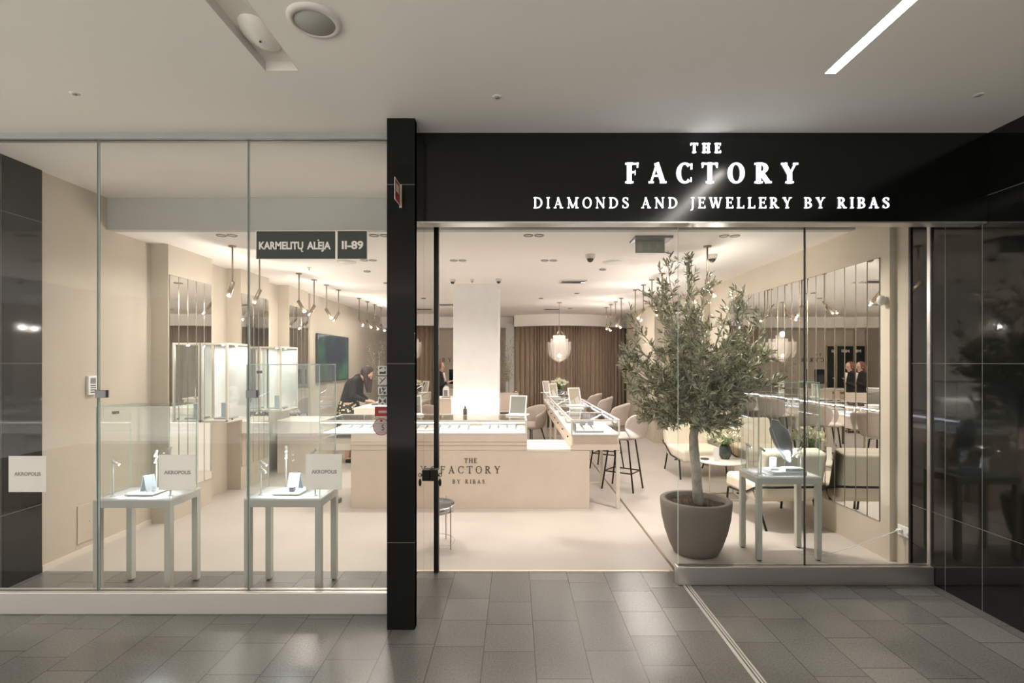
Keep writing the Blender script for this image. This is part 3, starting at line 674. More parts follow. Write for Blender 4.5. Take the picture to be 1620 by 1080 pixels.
for poly in (R4(.06, .1, .24, .9), R4(.43, .4, .49, .85), [(.36, .42), (.56, .42), (.46, .14)]) : mb.prism(poly, fn, 4.974, 4.975)
for br in (brush([(.74, .85), (.76, .5), (.70, .3), (.66, .12)], .05), brush([(.76, .5), (.84, .35), (.90, .3)], .05), brush([(.75, .7), (.84, .6)], .04)):
    for poly in br: mb.prism(poly, fn, 4.974, 4.975)
mb.build('pictogram', 'exit_print', t)

# ------------------------------------------------------------------ mirrors on the walls
def wall_mirror(lab, X, dirx, y0, y1, n, z0, z1, grp):
    t = thing('wall_mirror', lab, 'mirror', (X, (y0 + y1) / 2, z0), grp)
    st = (y1 - y0) / n
    for i in range(n):
        a = y0 + i * st + .003; b = y0 + (i + 1) * st - .003; tl = random.uniform(-.0008, .0008)
        mb = MB(); xf = X - dirx * .006
        vs = [(xf + tl, a + .004, z0 + .004), (xf - tl, b - .004, z0 + .004), (xf - tl, b - .004, z1 - .004), (xf + tl, a + .004, z1 - .004),
              (X - dirx * .002, a - .003, z0), (X - dirx * .002, b + .003, z0), (X - dirx * .002, b + .003, z1), (X - dirx * .002, a - .003, z1)]
        f = [(0, 1, 2, 3), (4, 5, 1, 0), (5, 6, 2, 1), (6, 7, 3, 2), (7, 4, 0, 3)]
        mb.add(vs, f[:1]); mb.add(vs, f[1:], 1); mb.build('mirror_strip', ['mirror', 'mirror_edge'], t)
    return t
wall_mirror('wide strip mirror on the right wall behind the cream armchairs', 3.165, 1, 4.328, 7.38, 20, .30, 2.59, 'strip mirrors')
wall_mirror('strip mirror on right wall pier behind the olive tree', 3.07, 1, 8.3, 10.3, 10, .30, 2.59, 'strip mirrors')
for i, (a, b, l) in enumerate(((5.21, 5.96, 'strip mirror on the front left wall pier beside display cases'), (6.59, 7.34, 'strip mirror on the middle left wall pier'), (7.99, 8.74, 'strip mirror on rear left wall pier before the television'))):
    wall_mirror(l, -3.62, -1, a + .01, b - .01, 5, .30, 2.60, 'strip mirrors')

# ------------------------------------------------------------------ wall fittings
t = thing('keypad', 'white wall keypad with small grey screen on left wall', 'keypad', (-3.80, 4.47, 1.40))
B(-3.80, -3.775, 4.42, 4.51, 1.39, 1.56).build('body', 'white', t, bevel=.004); B(-3.775, -3.773, 4.44, 4.495, 1.49, 1.54).build('screen', 'grey', t)
for k in range(4): B(-3.775, -3.772, 4.44, 4.495, 1.41 + k * .02, 1.418 + k * .02).build('button', 'dark_grey', t)
t = thing('access_panel', 'flush beige access panel low on the left wall', 'panel', (-3.80, 4.45, .1))
B(-3.80, -3.792, 4.33, 4.52, .10, .43).build('cover', 'wall', t, bevel=.003); MB().ball((-3.79, 4.45, .27), .008, 8).build('knob', 'fix', t)
t = thing('motion_detector', 'white motion detector on the right wall beside mirror', 'detector', (3.15, 4.27, 2.14))
mb = MB(); mb.ball((3.13, 4.27, 2.21), .045, 14, sc=(.8, .7, 1.0)); mb.build('body', 'fix', t); B(3.135, 3.165, 4.25, 4.29, 2.185, 2.235).build('bracket', 'fix', t)
t = thing('power_socket', 'white double wall socket low on the right wall', 'socket', (3.21, 4.1, .27))
B(3.20, 3.21, 4.02, 4.18, .245, .33).build('plate', 'white', t, bevel=.003)
for y in (4.06, 4.14): MB().tube([(3.202, y, .288), (3.196, y, .288)], .02, 14).build('outlet', 'fix', t)
t = thing('power_cable', 'thin white cable running from the socket down to floor', 'cable', (3.19, 4.14, .29))
B(3.165, 3.197, 4.125, 4.155, .278, .298).build('plug', 'white', t)
MB().tube([(3.165, 4.14, .288), (3.08, 4.17, .23), (2.9, 4.25, .12), (2.72, 4.33, .02), (2.6, 4.37, .006), (2.50, 4.38, .004)], .0035, 6).build('cord', 'white', t)
t = thing('floor_socket', 'small grey floor outlet box before the left counter end', 'socket', (-2.13, 6.0, 0))
B(-2.20, -2.10, 5.95, 6.05, 0, .05).build('box', 'grey', t, bevel=.004); B(-2.19, -2.11, 5.949, 5.951, .01, .04).build('cover', 'fix', t)
# television
t = thing('television', 'large dark wall television with faint green picture on left wall', 'television', (-3.67, 10.0, 1.2))
B(-3.66, -3.62, 9.17, 10.86, 1.31, 2.22).build('frame', 'dark_grey', t, bevel=.006); B(-3.62, -3.617, 9.19, 10.84, 1.33, 2.20).build('screen', 'tv', t)
# poster light box at the back left
t = thing('poster_board', 'tall dark brand poster with white capital letters on rear wall', 'poster', (-3.2, 14.6, .9))
B(-3.64, -2.75, 14.52, 14.60, .9, 2.18).build('frame', 'brass_light', t); B(-3.61, -2.78, 14.515, 14.52, .93, 2.15).build('print', 'screen', t)
sans('MMESSSSI', -3.5, -2.9, 1.97, .08, 14.513, 'white_print', t, bold=.034)
# brand letters on rear wall
t = thing('wall_lettering', 'bronze shop name letters on the pale rear wall left of column', 'lettering', (-2.3, 14.6, 1.7))
serif_line('THE', -2.55, -2.25, 1.87, .07, 14.6, .012, 'logo', t, .15, .07); serif_line('FACTORY', -2.95, -1.86, 1.69, .12, 14.6, .012, 'logo', t, .15, .07)
# curtain
t = thing('curtain', 'long curved taupe pleated curtain hanging across the rear', 'curtain', (1.5, 13, 0))
mb = MB(); N = 560; xs = [.0 + i * 3.0 / N for i in range(N + 1)]; ph = 0; pts = []
for i, x in enumerate(xs):
    ph += (2 * PI / (.098 + .03 * math.sin(x * 7) + .015 * math.sin(x * 19))) * (3.0 / N); pts.append((x + .012 * math.sin(2 * ph), arcY(x, .10) + .06 * math.sin(ph)))
zs = [.01, .9, 1.8, 2.66]
mb.add([(p[0], p[1] + .004 * math.sin(j * 3 + p[0] * 20), z) for p in pts for j, z in enumerate(zs)], [(i * 4 + j, (i + 1) * 4 + j, (i + 1) * 4 + j + 1, i * 4 + j + 1) for i in range(N) for j in range(3)], 0, True)
mb.build('cloth', 'curtain', t, solid=.004)
mb = MB(); mb.tube([(x, arcY(x, .10), 2.67) for x in xs[::20]], .012, 6); mb.build('track', 'fix', t)
# column
mb = MB(); mb.box(-.975, -.26, 7.86, 8.60, 0, HS); struct('column', mb, 'column')
t = thing('bright_foot_box', 'white box added for the LED-bright band at the column foot', 'display', (-.62, 7.75, 0))  # white cladding added to show the column's lower part bleached by LED light
B(-.99, -.245, 7.72, 7.86, .0, 1.12).build('body', 'white', t, bevel=.004); B(-.98, -.255, 7.705, 7.72, 1.10, 1.12).build('led_strip', 'led_white', t)
light('lamp', 'AREA', (-.62, 7.60, 1.125), 1.5, t, shape='RECTANGLE', size=.7, size_y=.1, dirv=(0, .6, -1))

# ------------------------------------------------------------------ main counter
YC = 5.745; D = .70
t = thing('main_counter', 'long beige front counter with glass display top and bronze logo', 'counter', (-.5, YC, 0))
X0, X1 = -1.89, .855
B(X0, X1, YC, YC + D, .0, .669).build('base_panel', 'counter', t, bevel=.003)
B(X0, .138, YC + .002, YC + D, .669, .853).build('drawer_front', 'counter', t, bevel=.003)
mb = MB()
for z in (.725, .765, .665): mb.box(X0, .138, YC - .0015, YC + .003, z, z + .003)
mb.build('shadow_gap', 'counter_dark', t)
B(.140, .64, YC, YC + D, .669, .683).build('step_top', 'slab', t, bevel=.003)
B(.140, .64, YC - .002, YC + .02, .655, .669).build('step_edge', 'slab', t)
B(-2.24, X0, YC + .05, YC + D, .66, .80).build('side_slab', 'slab', t, bevel=.004)
def display_case(t, x0, x1, y0, y1, z0, z1, tk=.018, cross=()):
    """framed glass box with floor, frame bars, panes and a led strip"""
    B(x0, x1, y0, y1, z0, z0 + .014).build('case_floor', 'table_top', t)
    mb = MB()
    for x in (x0, x1 - tk):
        for y in (y0, y1 - tk): mb.box(x, x + tk, y, y + tk, z0 + .014, z1)
    for y in (y0, y1 - tk): mb.box(x0 + tk, x1 - tk, y, y + tk, z1 - tk, z1)
    for x in (x0, x1 - tk): mb.box(x, x + tk, y0 + tk, y1 - tk, z1 - tk, z1)
    for ax, v in cross:
        if ax == 'y': mb.box(x0 + tk, x1 - tk, v, v + tk, z1 - tk, z1); mb.box(x0, x0 + tk, v, v + tk, z0 + .014, z1 - tk); mb.box(x1 - tk, x1, v, v + tk, z0 + .014, z1 - tk)
        else: mb.box(v, v + tk, y0 + tk, y1 - tk, z1 - tk, z1); mb.box(v, v + tk, y0, y0 + tk, z0 + .014, z1 - tk)
    mb.build('frame', 'frame', t)
    B(x0 + tk, x1 - tk, y0 + .004, y0 + .009, z0 + .014, z1 - tk).build('front_glass', 'case_glass', t)
    B(x0 + tk, x1 - tk, y0 + tk, y1 - tk, z1 - .008, z1 - .003).build('top_glass', 'case_glass', t)
display_case(t, -2.23, .138, YC, YC + D, .853, 1.013, .02, ())
B(-2.21, .118, YC + D - .016, YC + D - .010, .867, .993).build('back_panel', 'brass_light', t)
B(-2.20, .11, YC + .022, YC + .034, .978, .990).build('led_strip', 'led_white', t)
light('lamp', 'AREA', (-1.04, YC + .06, .975), 1.0 * P_CASE, t, shape='RECTANGLE', size=2.2, size_y=.02, dirv=(0, .5, -1))
serif_line('THE', -.585, -.440, PZ(732, YC), .053, YC, .004, 'logo', t, .15, .06)
serif_line('FACTORY', -.86, -.170, PZ(748.5, YC), .084, YC, .004, 'logo', t, .13, .055)
serif_line('BY RIBAS', -.72, -.350, PZ(764.5, YC), .045, YC, .004, 'logo', t, .13, .06)
# trays with jewellery in the counter
def tray(x, y, z, w_, d, lab, grp, blocks=4, back=True, ang=0):
    t = thing('jewellery_tray', lab, 'tray', (x, y, z), grp)
    B(x - w_ / 2, x + w_ / 2, y, y + d, z, z + .022).build('base', 'tray', t, bevel=.003)
    if back: B(x - w_ / 2, x + w_ / 2, y + d - .01, y + d, z + .022, z + .10).build('backing', 'pale_blue', t, bevel=.003)
    for k in range(blocks):
        xx = x - w_ / 2 + w_ * (k + .5) / blocks; mb = MB(); q = w_ / blocks * .38
        mb.add([(xx - q, y + .02, z + .022), (xx + q, y + .02, z + .022), (xx + q, y + d * .7, z + .022), (xx - q, y + d * .7, z + .022), (xx - q, y + d * .7, z + .05), (xx + q, y + d * .7, z + .05)],
               [(0, 1, 5, 4), (1, 2, 5), (0, 4, 3), (2, 3, 4, 5)]); p = mb.build('pad', 'fix', t)
        mb = MB()
        for s in range(4): mb.tube([(xx - q * .7 + s * q * .45 + .006 * math.cos(a), y + d * .36, z + .038 + .006 * math.sin(a)) for a in [i * PI / 3 for i in range(6)]], .0018, 4, closed=True)
        mb.build('jewel_row', 'grey', p)
    return t
for i, (x, w_) in enumerate(((-1.85, .50), (-1.29, .46), (-.79, .46), (-.20, .42))):
    tray(x, YC + .12, .867, w_, .30, ('pale tray of jewellery in counter case, left of pillar', 'pale tray of jewellery in counter case hidden by pillar edge', 'pale tray of jewellery in counter case beside the door jamb', 'pale tray of jewellery in counter case under the tilted mirror')[i], 'trays in the front counter', 4)
t = thing('price_card', 'small white folded card at right end of the counter case', 'card', (.05, YC + .2, .867))
mb = MB(); mb.add([(.03, YC + .15, .867), (.10, YC + .15, .867), (.10, YC + .2, .93), (.03, YC + .2, .93), (.03, YC + .25, .867), (.10, YC + .25, .867)], [(0, 1, 2, 3), (3, 2, 5, 4), (0, 3, 4), (1, 5, 2)]); mb.build('front_face', 'white', t)
B(.045, .085, YC + .165, YC + .166, .885, .9).build('print', 'grey', t)
# bottle on counter
t = thing('bottle', 'small dark pump bottle on counter before the bright column foot', 'bottle', (-.64, 6.38, 1.013))
MB().lathe([(0, 0), (.024, 0), (.025, .005), (.025, .07), (.010, .082), (.010, .09)], (-.64, 6.38, 1.013), 18).build('body', 'logo', t); MB().lathe([(.012, .09), (.012, .105), (.004, .107), (.004, .12), (0, .12)], (-.64, 6.38, 1.013), 14).build('cap', 'dark_grey', t)
# framed table mirrors
def table_mirror(x, y, z, w_, h, rz, lab, tilt=.22):
    t = thing('table_mirror', lab, 'mirror', (0, 0, 0), 'framed mirrors on the counters')
    R_ = Matrix.Rotation(-tilt, 4, 'X')
    def bar(mb, a): return mb.rot(Matrix.Translation((0, .03, .012)) @ R_)
    f = .012
    mb = MB(); mb.box(-w_ / 2, w_ / 2, -.008, .008, 0, f); mb.box(-w_ / 2, w_ / 2, -.008, .008, h - f, h); mb.box(-w_ / 2, -w_ / 2 + f, -.008, .008, f, h - f); mb.box(w_ / 2 - f, w_ / 2, -.008, .008, f, h - f); bar(mb, 0).build('frame', 'white', t)
    mb = MB(); mb.box(-w_ / 2 + f, w_ / 2 - f, -.003, .003, f, h - f); bar(mb, 0).build('mirror_glass', 'mirror', t)
    MB().box(-w_ / 2 - .02, w_ / 2 + .02, -.06, .14, 0, .014).build('foot', 'white', t, bevel=.004)
    MB().tube([(0, .10, .012), (0, .04 + math.sin(tilt) * h * .6, h * .6)], .006, 8).build('strut', 'white', t)
    t.location = (x, y, z); t.rotation_euler = (0, 0, rz); return t
table_mirror(.02, 6.28, 1.013, .22, .24, -.30, 'framed tilting mirror on right end of the front counter', .25)

# ------------------------------------------------------------------ island counter running to the back
XI0, XI1 = .64, 1.205; YI1 = 11.3
t = thing('island_counter', 'long narrow glass topped display counter running back to curtain', 'counter', ((XI0 + XI1) / 2, YC, 0))
B(XI0 + .012, XI1 - .012, YC, YI1, .73, .842).build('drawer_body', 'counter', t, bevel=.002)
B(XI0 + .03, XI1 - .03, YC - .003, YC, .745, .832).build('end_panel', 'counter_dark', t)
display_case(t, XI0, XI1, YC - .004, YI1, .842, 1.022, .020, [('y', v) for v in (6.60, 7.5, 8.45, 9.4, 10.35)])
mb = MB(); mb.box(XI0, XI1, YC - .004, YI1, .672, .73); mb.build('apron', 'counter', t)
for v in (6.9, 8.2, 9.3, 10.6, 11.28):
    for x in (XI0, XI1 - .035): B(x, x + .035, v - .035, v, .03, .66).build('leg', 'frame', t)
    B(XI0, XI1, v - .035, v, 0, .03).build('foot_rail', 'frame', t)
B(XI1 - .04, XI1, YC, YC + .04, .0, .66).build('leg', 'frame', t)
for i in range(8): MB().tube([(XI0 - .001, 6.0 + i * .68, .79), (XI0 - .018, 6.0 + i * .68, .79)], .010, 10).build('knob', 'black_metal', t)
B(XI1 - .05, XI1 - .036, YC + .03, YI1 - .03, .985, .997).build('led_strip', 'led', t)
B(XI0 + .03, XI1 - .03, YI1 - .022, YI1 - .018, .86, 1.0).build('back_panel', 'brass_light', t)
for y in (6.4, 8.0, 9.6, 11.0): light('lamp', 'AREA', (XI1 - .06, y - .1, .983), 0.4 * P_CASE, t, col=COOL, shape='RECTANGLE', size=.015, size_y=1.2, dirv=(-.5, 0, -1))
for i, (y, l) in enumerate(((5.85, 'pale jewellery tray at the near end of the island case'), (6.75, 'jewellery tray second in the island case'), (7.65, 'jewellery tray third in the island case'), (8.6, 'jewellery tray fourth in the island case'), (9.55, 'jewellery tray fifth in the island case'))):
    tt = tray(.87, y, .856, .34, .42, l, 'trays in the island case', 3, False)
    if i == 0:
        for k in range(2): B(.80 + k * .1, .87 + k * .1, y + .32, y + .36, .878, .955).build('ring_stand', 'tray', tt, bevel=.004)
        B(.70, .712, y, y + .42, .878, .96).build('side_board', 'grey', tt)
table_mirror(.93, 7.55, 1.022, .20, .27, .35, 'framed mirror standing midway on the island counter', .3)
table_mirror(.74, 9.4, 1.022, .17, .25, .35, 'framed mirror on the far half of the island counter', .25)
table_mirror(.70, 10.7, 1.022, .17, .25, .5, 'framed mirror at the far left corner of the island', .25)
for i, (x, y, l) in enumerate(((.88, 7.15, 'white paper sheet on the island before the middle mirror'), (.80, 8.95, 'white paper sheet on the island before the far mirror'))):
    t = thing('paper_pad', l, 'paper', (x, y, 1.022)); B(x - .10, x + .10, y - .07, y + .07, 1.022, 1.030).build('cover', 'white', t, rz=0) if False else B(x - .10, x + .10, y - .07, y + .07, 1.022, 1.028).build('pages', 'white', t)
    B(x - .10, x + .10, y - .07, y - .06, 1.028, 1.031).build('clip', 'tray', t)

# ------------------------------------------------------------------ bar stools
def stool(label, legm='black_metal'):
    t = thing('bar_stool', label, 'stool', (0, 0, 0), 'shell backed bar stools')
    # faces -X ; back at +X
    mb = MB(); mb.ball((0, 0, .70), .24, 24, sc=(1.0, 1.0, .20)); mb.build('seat', 'stool_fabric', t)
    mb = MB(); n = 20; k = 12; vs = []
    for i in range(n + 1):
        a = -1.25 + 2.5 * i / n
        for j in range(k + 1):
            v = j / k; ww = math.sqrt(max(0, 1 - (v * 2 - 1) ** 2)) ** .55 if v > .5 else (.72 + .28 * math.sin(v * PI))
            aa = a * ww * (.95); rr = .26 + .05 * v
            vs.append((rr * math.cos(aa) + .02 + .05 * v - .02 * math.cos(aa) * v, rr * math.sin(aa) * 1.02, .70 + .345 * v - .03 * (1 - math.cos(aa)) * 0))
    mb.add(vs, [(i * (k + 1) + j, (i + 1) * (k + 1) + j, (i + 1) * (k + 1) + j + 1, i * (k + 1) + j + 1) for i in range(n) for j in range(k)], 0, True)
    mb.build('backrest', 'stool_fabric', t, solid=.04, sub=1)
    top = [(.13, .12), (.13, -.12), (-.13, .12), (-.13, -.12)]; bot = [(.22, .165), (.22, -.165), (-.22, .165), (-.22, -.165)]
    for (a, b), (c, d) in zip(top, bot): MB().tube([(a * .6, b * .6, .665), (a, b, .655), (c, d, 0)], .011, 8).build('leg', legm, t)
    z = .24; f = 1 - z / .655; q = [(top[i][0] + (bot[i][0] - top[i][0]) * f, top[i][1] + (bot[i][1] - top[i][1]) * f, z) for i in (0, 1, 3, 2)]
    MB().tube(q, .009, 8, closed=True).build('foot_ring', legm, t)
    return t
st = stool('taupe shell bar stool at the near right of the island')
st.location = (1.43, 6.66, 0); st.rotation_euler = (0, 0, -.62)
dup(st, (1.46, 7.95, 0), -.55, 'taupe shell bar stool second from front beside the island')
dup(st, (1.46, 9.35, 0), -.45, 'taupe shell bar stool third from front beside the island')
dup(st, (1.46, 10.5, 0), -.5, 'taupe shell bar stool furthest along the island')
dup(st, (-2.9, 9.9, 0), PI, 'dark legged bar stool against the left wall under the television')
# tub armchairs at the back
def tub(label, m='stool_fabric'):
    t = thing('tub_chair', label, 'chair', (0, 0, 0), 'low tub chairs')
    mb = MB(); mb.ball((0, 0, .42), .27, 20, sc=(1, 1, .3)); mb.build('seat', m, t)
    mb = MB(); n = 24; vs = []
    for i in range(n + 1):
        a = -2.0 + 4.0 * i / n; h = .84 - .20 * (abs(a) / 2.0) ** 1.5
        for z, r in ((.40, .25), (.55, .28), (h, .30)): vs.append((r * math.sin(a), r * math.cos(a), z))
    mb.add(vs, [(i * 3 + j, (i + 1) * 3 + j, (i + 1) * 3 + j + 1, i * 3 + j + 1) for i in range(n) for j in range(2)], 0, True); mb.build('backrest', m, t, solid=.05, sub=1)
    for a, b in ((1, 1), (1, -1), (-1, 1), (-1, -1)): MB().tube([(.14 * a, .14 * b, .38), (.23 * a, .22 * b, 0)], .012, 8).build('leg', 'black_metal', t)
    return t
tb = tub('taupe tub chair at the back table left of island'); tb.location = (.32, 10.0, 0); tb.rotation_euler = (0, 0, -.9)
dup(tb, (1.45, 11.6, 0), -.3, 'tan low chair behind the last island stool')
# back consultation table
t = thing('back_table', 'beige consulting table behind the column right side', 'table', (.0, 9.8, 0))
B(-.36, .06, 9.6, 10.4, .72, .76).build('tabletop', 'slab', t, bevel=.003); B(-.36, .06, 9.58, 9.6, .76, 1.10).build('screen_panel', 'counter', t); B(-.36, .06, 9.6, 9.63, .62, .72).build('apron', 'logo', t)
for x in (-.34, .02):
    for y in (9.64, 10.34): B(x, x + .03, y, y + .03, 0, .72).build('leg', 'logo', t)
t = thing('candle_jar', 'small amber jar on the back table beside the column', 'jar', (.02, 10.0, 1.1)); 
t.location = (.0, 9.85, .76); MB().lathe([(0, 0), (.04, 0), (.042, .36), (.0, .36)], (0, 9.85, .76), 16).build('glass', 'brass', t); MB().lathe([(.043, .30), (.044, .34)], (0, 9.85, .76), 16).build('band', 'logo', t)

# ------------------------------------------------------------------ flowers
def petal_flower(mb, c, r, seed):
    rnd = random.Random(seed)
    for k in range(6):
        a = k * PI / 3 + rnd.random(); e = rnd.uniform(.2, .9)
        q = Euler((e, 0, a)).to_quaternion(); n = 6
        tip = [q @ Vector((math.sin(u * PI) * r * .34 * s, 0, u * r)) for u, s in ((.05, -1), (.4, -1), (.8, -1), (1, 0), (.8, 1), (.4, 1), (.05, 1))]
        mid = q @ Vector((0, r * .15, r * .5))
        vs = [Vector(c) + p for p in tip] + [Vector(c) + mid]
        mb.add(vs, [(i, i + 1, 7) for i in range(6)] + [(6, 0, 7)], 0, True)
def flowers(loc, lab, hv, rv, spread, hs, nf, vm, cat='flower vase', fr=.045, seed=1, clear=False):
    rnd = random.Random(seed); x, y, z = loc
    t = thing('flower_vase', lab, cat, loc)
    MB().lathe([(0, 0), (rv * .6, 0), (rv * .95, hv * .3), (rv, hv * .55), (rv * .8, hv * .9), (rv * .62, hv), (rv * .55, hv * .97), (rv * .5, hv * .5)], loc, 24).build('vase', vm, t)
    lv = MB()
    for i in range(nf):
        a = i * 2.4; rr = spread * math.sqrt((i + .5) / nf); h = hs * (1 - .35 * (rr / spread) ** 2) * rnd.uniform(.78, 1.05)
        tip = Vector((x + rr * math.cos(a), y + rr * math.sin(a), z + h)); b = Vector((x + rr * .1 * math.cos(a), y + rr * .1 * math.sin(a), z + hv * .9))
        s = MB().tube([b, (b + tip) / 2 + Vector((0, 0, .015)), tip], .0035, 5).build('stem', 'stem', t)
        mb = MB(); petal_flower(mb, tip - Vector((0, 0, fr * .4)), fr * rnd.uniform(.9, 1.2), i + seed * 50)
        if i % 2: petal_flower(mb, tip + Vector((rnd.uniform(-1, 1), rnd.uniform(-1, 1), -.3)) * fr * .7, fr * .8, i + 999)
        mb.build('blossom', 'petal', s)
        for k in range(2):
            u = rnd.uniform(.25, .7); p = b.lerp(tip, u); a2 = rnd.random() * 6.28; L = rnd.uniform(.05, .09)
            d = Vector((math.cos(a2), math.sin(a2), rnd.uniform(-.4, .6))).normalized(); sd = d.cross(Vector((0, 0, 1))).normalized() * L * .22
            lv.add([p, p + d * L * .5 + sd, p + d * L, p + d * L * .5 - sd], [(0, 1, 2, 3)])
    lv.build('foliage', 'green_leaf', t)
    return t
flowers((.97, 10.95, 1.022), 'bunch of cream flowers in a low vase on far end of the island', .08, .07, .18, .29, 26, 'vase', fr=.062, seed=3)

# ------------------------------------------------------------------ chandelier
c = (.91, 10.3, 0)
t = thing('chandelier', 'translucent tiered mesh chandelier hanging before the curtain', 'lamp', (c[0], c[1], HS))
MB().lathe([(0, -.01), (.05, -.01), (.05, 0)], (c[0], c[1], HS), 20).build('canopy', 'brass', t)
MB().tube([(c[0], c[1], HS), (c[0], c[1], 1.70)], .004, 6).build('cable', 'brass', t)
for k in range(3):
    a = k * 2 * PI / 3; MB().tube([(c[0], c[1], 2.36), (c[0] + .13 * math.cos(a), c[1] + .13 * math.sin(a), 2.22)], .003, 5).build('hanger', 'brass', t)
for r, zt, zb in ((.125, 2.235, 1.715), (.18, 2.165, 1.70), (.235, 2.10, 1.69)):
    prof = [(r, zt), (r, zt - (zt - zb) * .35), (r * .97, zt - (zt - zb) * .55), (r * .8, zt - (zt - zb) * .75), (r * .45, zb + .03), (.03, zb)]
    MB().lathe(prof, (c[0], c[1], 0), 36).build('mesh_shade', 'veil', t)
MB().ball((c[0], c[1], 1.82), .03, 12).build('bulb', 'lamp_glow', t)
MB().lathe([(0, 0), (.015, 0), (.015, .05), (0, .05)], (c[0], c[1], 1.65), 12).build('finial', 'brass', t)
light('lamp', 'POINT', (c[0], c[1], 2.26), 4, t, shadow_soft_size=.05)

# ------------------------------------------------------------------ glass showcase tables
def showcase(x, y, gh, lab, grp='glass showcase tables'):
    W, Dp, H = .545, .345, .713
    t = thing('showcase_table', lab, 'display table', (x, y, 0), grp)
    B(x, x + W, y, y + Dp, H - .012, H).build('tabletop', 'table_top', t)
    mb = MB(); a = .05
    mb.box(x, x + W, y, y + .012, H - .062, H - .012); mb.box(x, x + W, y + Dp - .012, y + Dp, H - .062, H - .012); mb.box(x, x + .012, y + .012, y + Dp - .012, H - .062, H - .012); mb.box(x + W - .012, x + W, y + .012, y + Dp - .012, H - .062, H - .012)
    mb.build('apron', 'table', t)
    for a, b in ((x, y), (x + W - .042, y), (x, y + Dp - .042), (x + W - .042, y + Dp - .042)):
        l = B(a, a + .042, b, b + .042, .012, H - .062).build('leg', 'table', t); B(a + .008, a + .034, b + .008, b + .034, 0, .012).build('foot', 'dark_grey', l)
    g = .006; z0, z1 = H, H + gh; i = .012
    def gp(x0, x1, y0, y1, za, zb):
        o = B(x0, x1, y0, y1, za, zb).build('glass_panel', ['case_glass', 'edge'], t)
        d = (x1 - x0, y1 - y0, zb - za); ax = d.index(min(d))
        for p in o.data.polygons:
            if abs(p.normal[ax]) < .5: p.material_index = 1
    gp(x + i, x + W - i, y + i, y + i + g, z0, z1 - g); gp(x + i, x + W - i, y + Dp - i - g, y + Dp - i, z0, z1 - g)
    gp(x + i, x + i + g, y + i + g, y + Dp - i - g, z0, z1 - g); gp(x + W - i - g, x + W - i, y + i + g, y + Dp - i - g, z0, z1 - g)
    gp(x + i, x + W - i, y + i, y + Dp - i, z1 - g, z1)
    B(x + i - .003, x + i + .02, y + Dp * .45, y + Dp * .45 + .04, z1 - .07, z1 - .05).build('lock', 'logo', t)
    return t
def lamp_post(x, y, h, dx, dy, lab, power=3.6, two=False):
    z = .713; t = thing('spot_post', lab, 'spotlight', (x, y, z), 'slim white spot posts in showcases')
    MB().lathe([(0, 0), (.018, 0), (.018, .004), (.006, .006)], (x, y, z), 14).build('base', 'white', t)
    MB().tube([(x, y, z), (x, y, z + h)], .0055, 8).build('post', 'white', t)
    for k in range(2 if two else 1):
        d = Vector((dx, dy, -.55 - .25 * k)).normalized(); a = Vector((x, y, z + h - .012 - k * .045)); b = a + d * .045
        hd = MB().tube([a - d * .008, b], .0095, 12).build('head', 'white', t)
        q = d.to_track_quat('-Z', 'Y'); mb = MB(); mb.add([b + d * .0008 + q @ Vector((.0078 * math.cos(2 * PI * j / 12), .0078 * math.sin(2 * PI * j / 12), 0)) for j in range(12)], [tuple(range(11, -1, -1))]); mb.build('lens', 'spark', hd)
        light('lamp', 'SPOT', b + d * .006, power, t, col=COOL, spot_size=1.5, spot_blend=.6, shadow_soft_size=.006, dirv=d)
    return t
XA, YA = -2.985, 3.53; XB2, YB2 = -1.925, 3.545; XR, YR = 2.045, 4.215
showcase(XA, YA, .655, 'grey showcase table with glass hood at far left of window')
showcase(XB2, YB2, .955, 'grey showcase table with tall glass hood nearest the black pillar')
showcase(XR, YR, .80, 'grey showcase table with glass hood beside the potted olive')
lamp_post(XA + .07, YA + .09, .26, .8, .2, 'front left white spot post in far left showcase'); lamp_post(XA + .25, YA + .28, .30, .2, -.6, 'rear white spot post in far left showcase', two=True); lamp_post(XA + .48, YA + .10, .36, -.7, .3, 'right white spot post in far left showcase')
lamp_post(XB2 + .07, YB2 + .10, .25, .8, .2, 'left white spot post in showcase by pillar', two=True); lamp_post(XB2 + .17, YB2 + .28, .33, .3, -.6, 'rear white spot post in showcase by pillar', two=True); lamp_post(XB2 + .47, YB2 + .09, .34, -.7, .3, 'right white spot post in showcase by pillar')
lamp_post(XR + .045, YR + .29, .24, .8, -.3, 'rear left white spot post in showcase beside olive tree'); lamp_post(XR + .07, YR + .08, .24, .8, .2, 'front left white spot post in showcase beside olive tree'); lamp_post(XR + .43, YR + .11, .235, -.8, .2, 'right white spot post in showcase beside olive tree', two=True)
def board(x, y, w_, d, lab):
    z = .713; t = thing('display_board', lab, 'display board', (x, y, z)); B(x, x + w_, y, y + d, z, z + .006).build('foot', 'dark_grey', t); B(x - .012, x + w_ + .012, y - .01, y + d + .01, z + .006, z + .016).build('plate', 'white', t, bevel=.002); return t
board(XA + .18, YA + .08, .18, .17, 'flat white display board in far left showcase'); board(XB2 + .17, YB2 + .08, .18, .17, 'flat white display board in showcase by pillar')
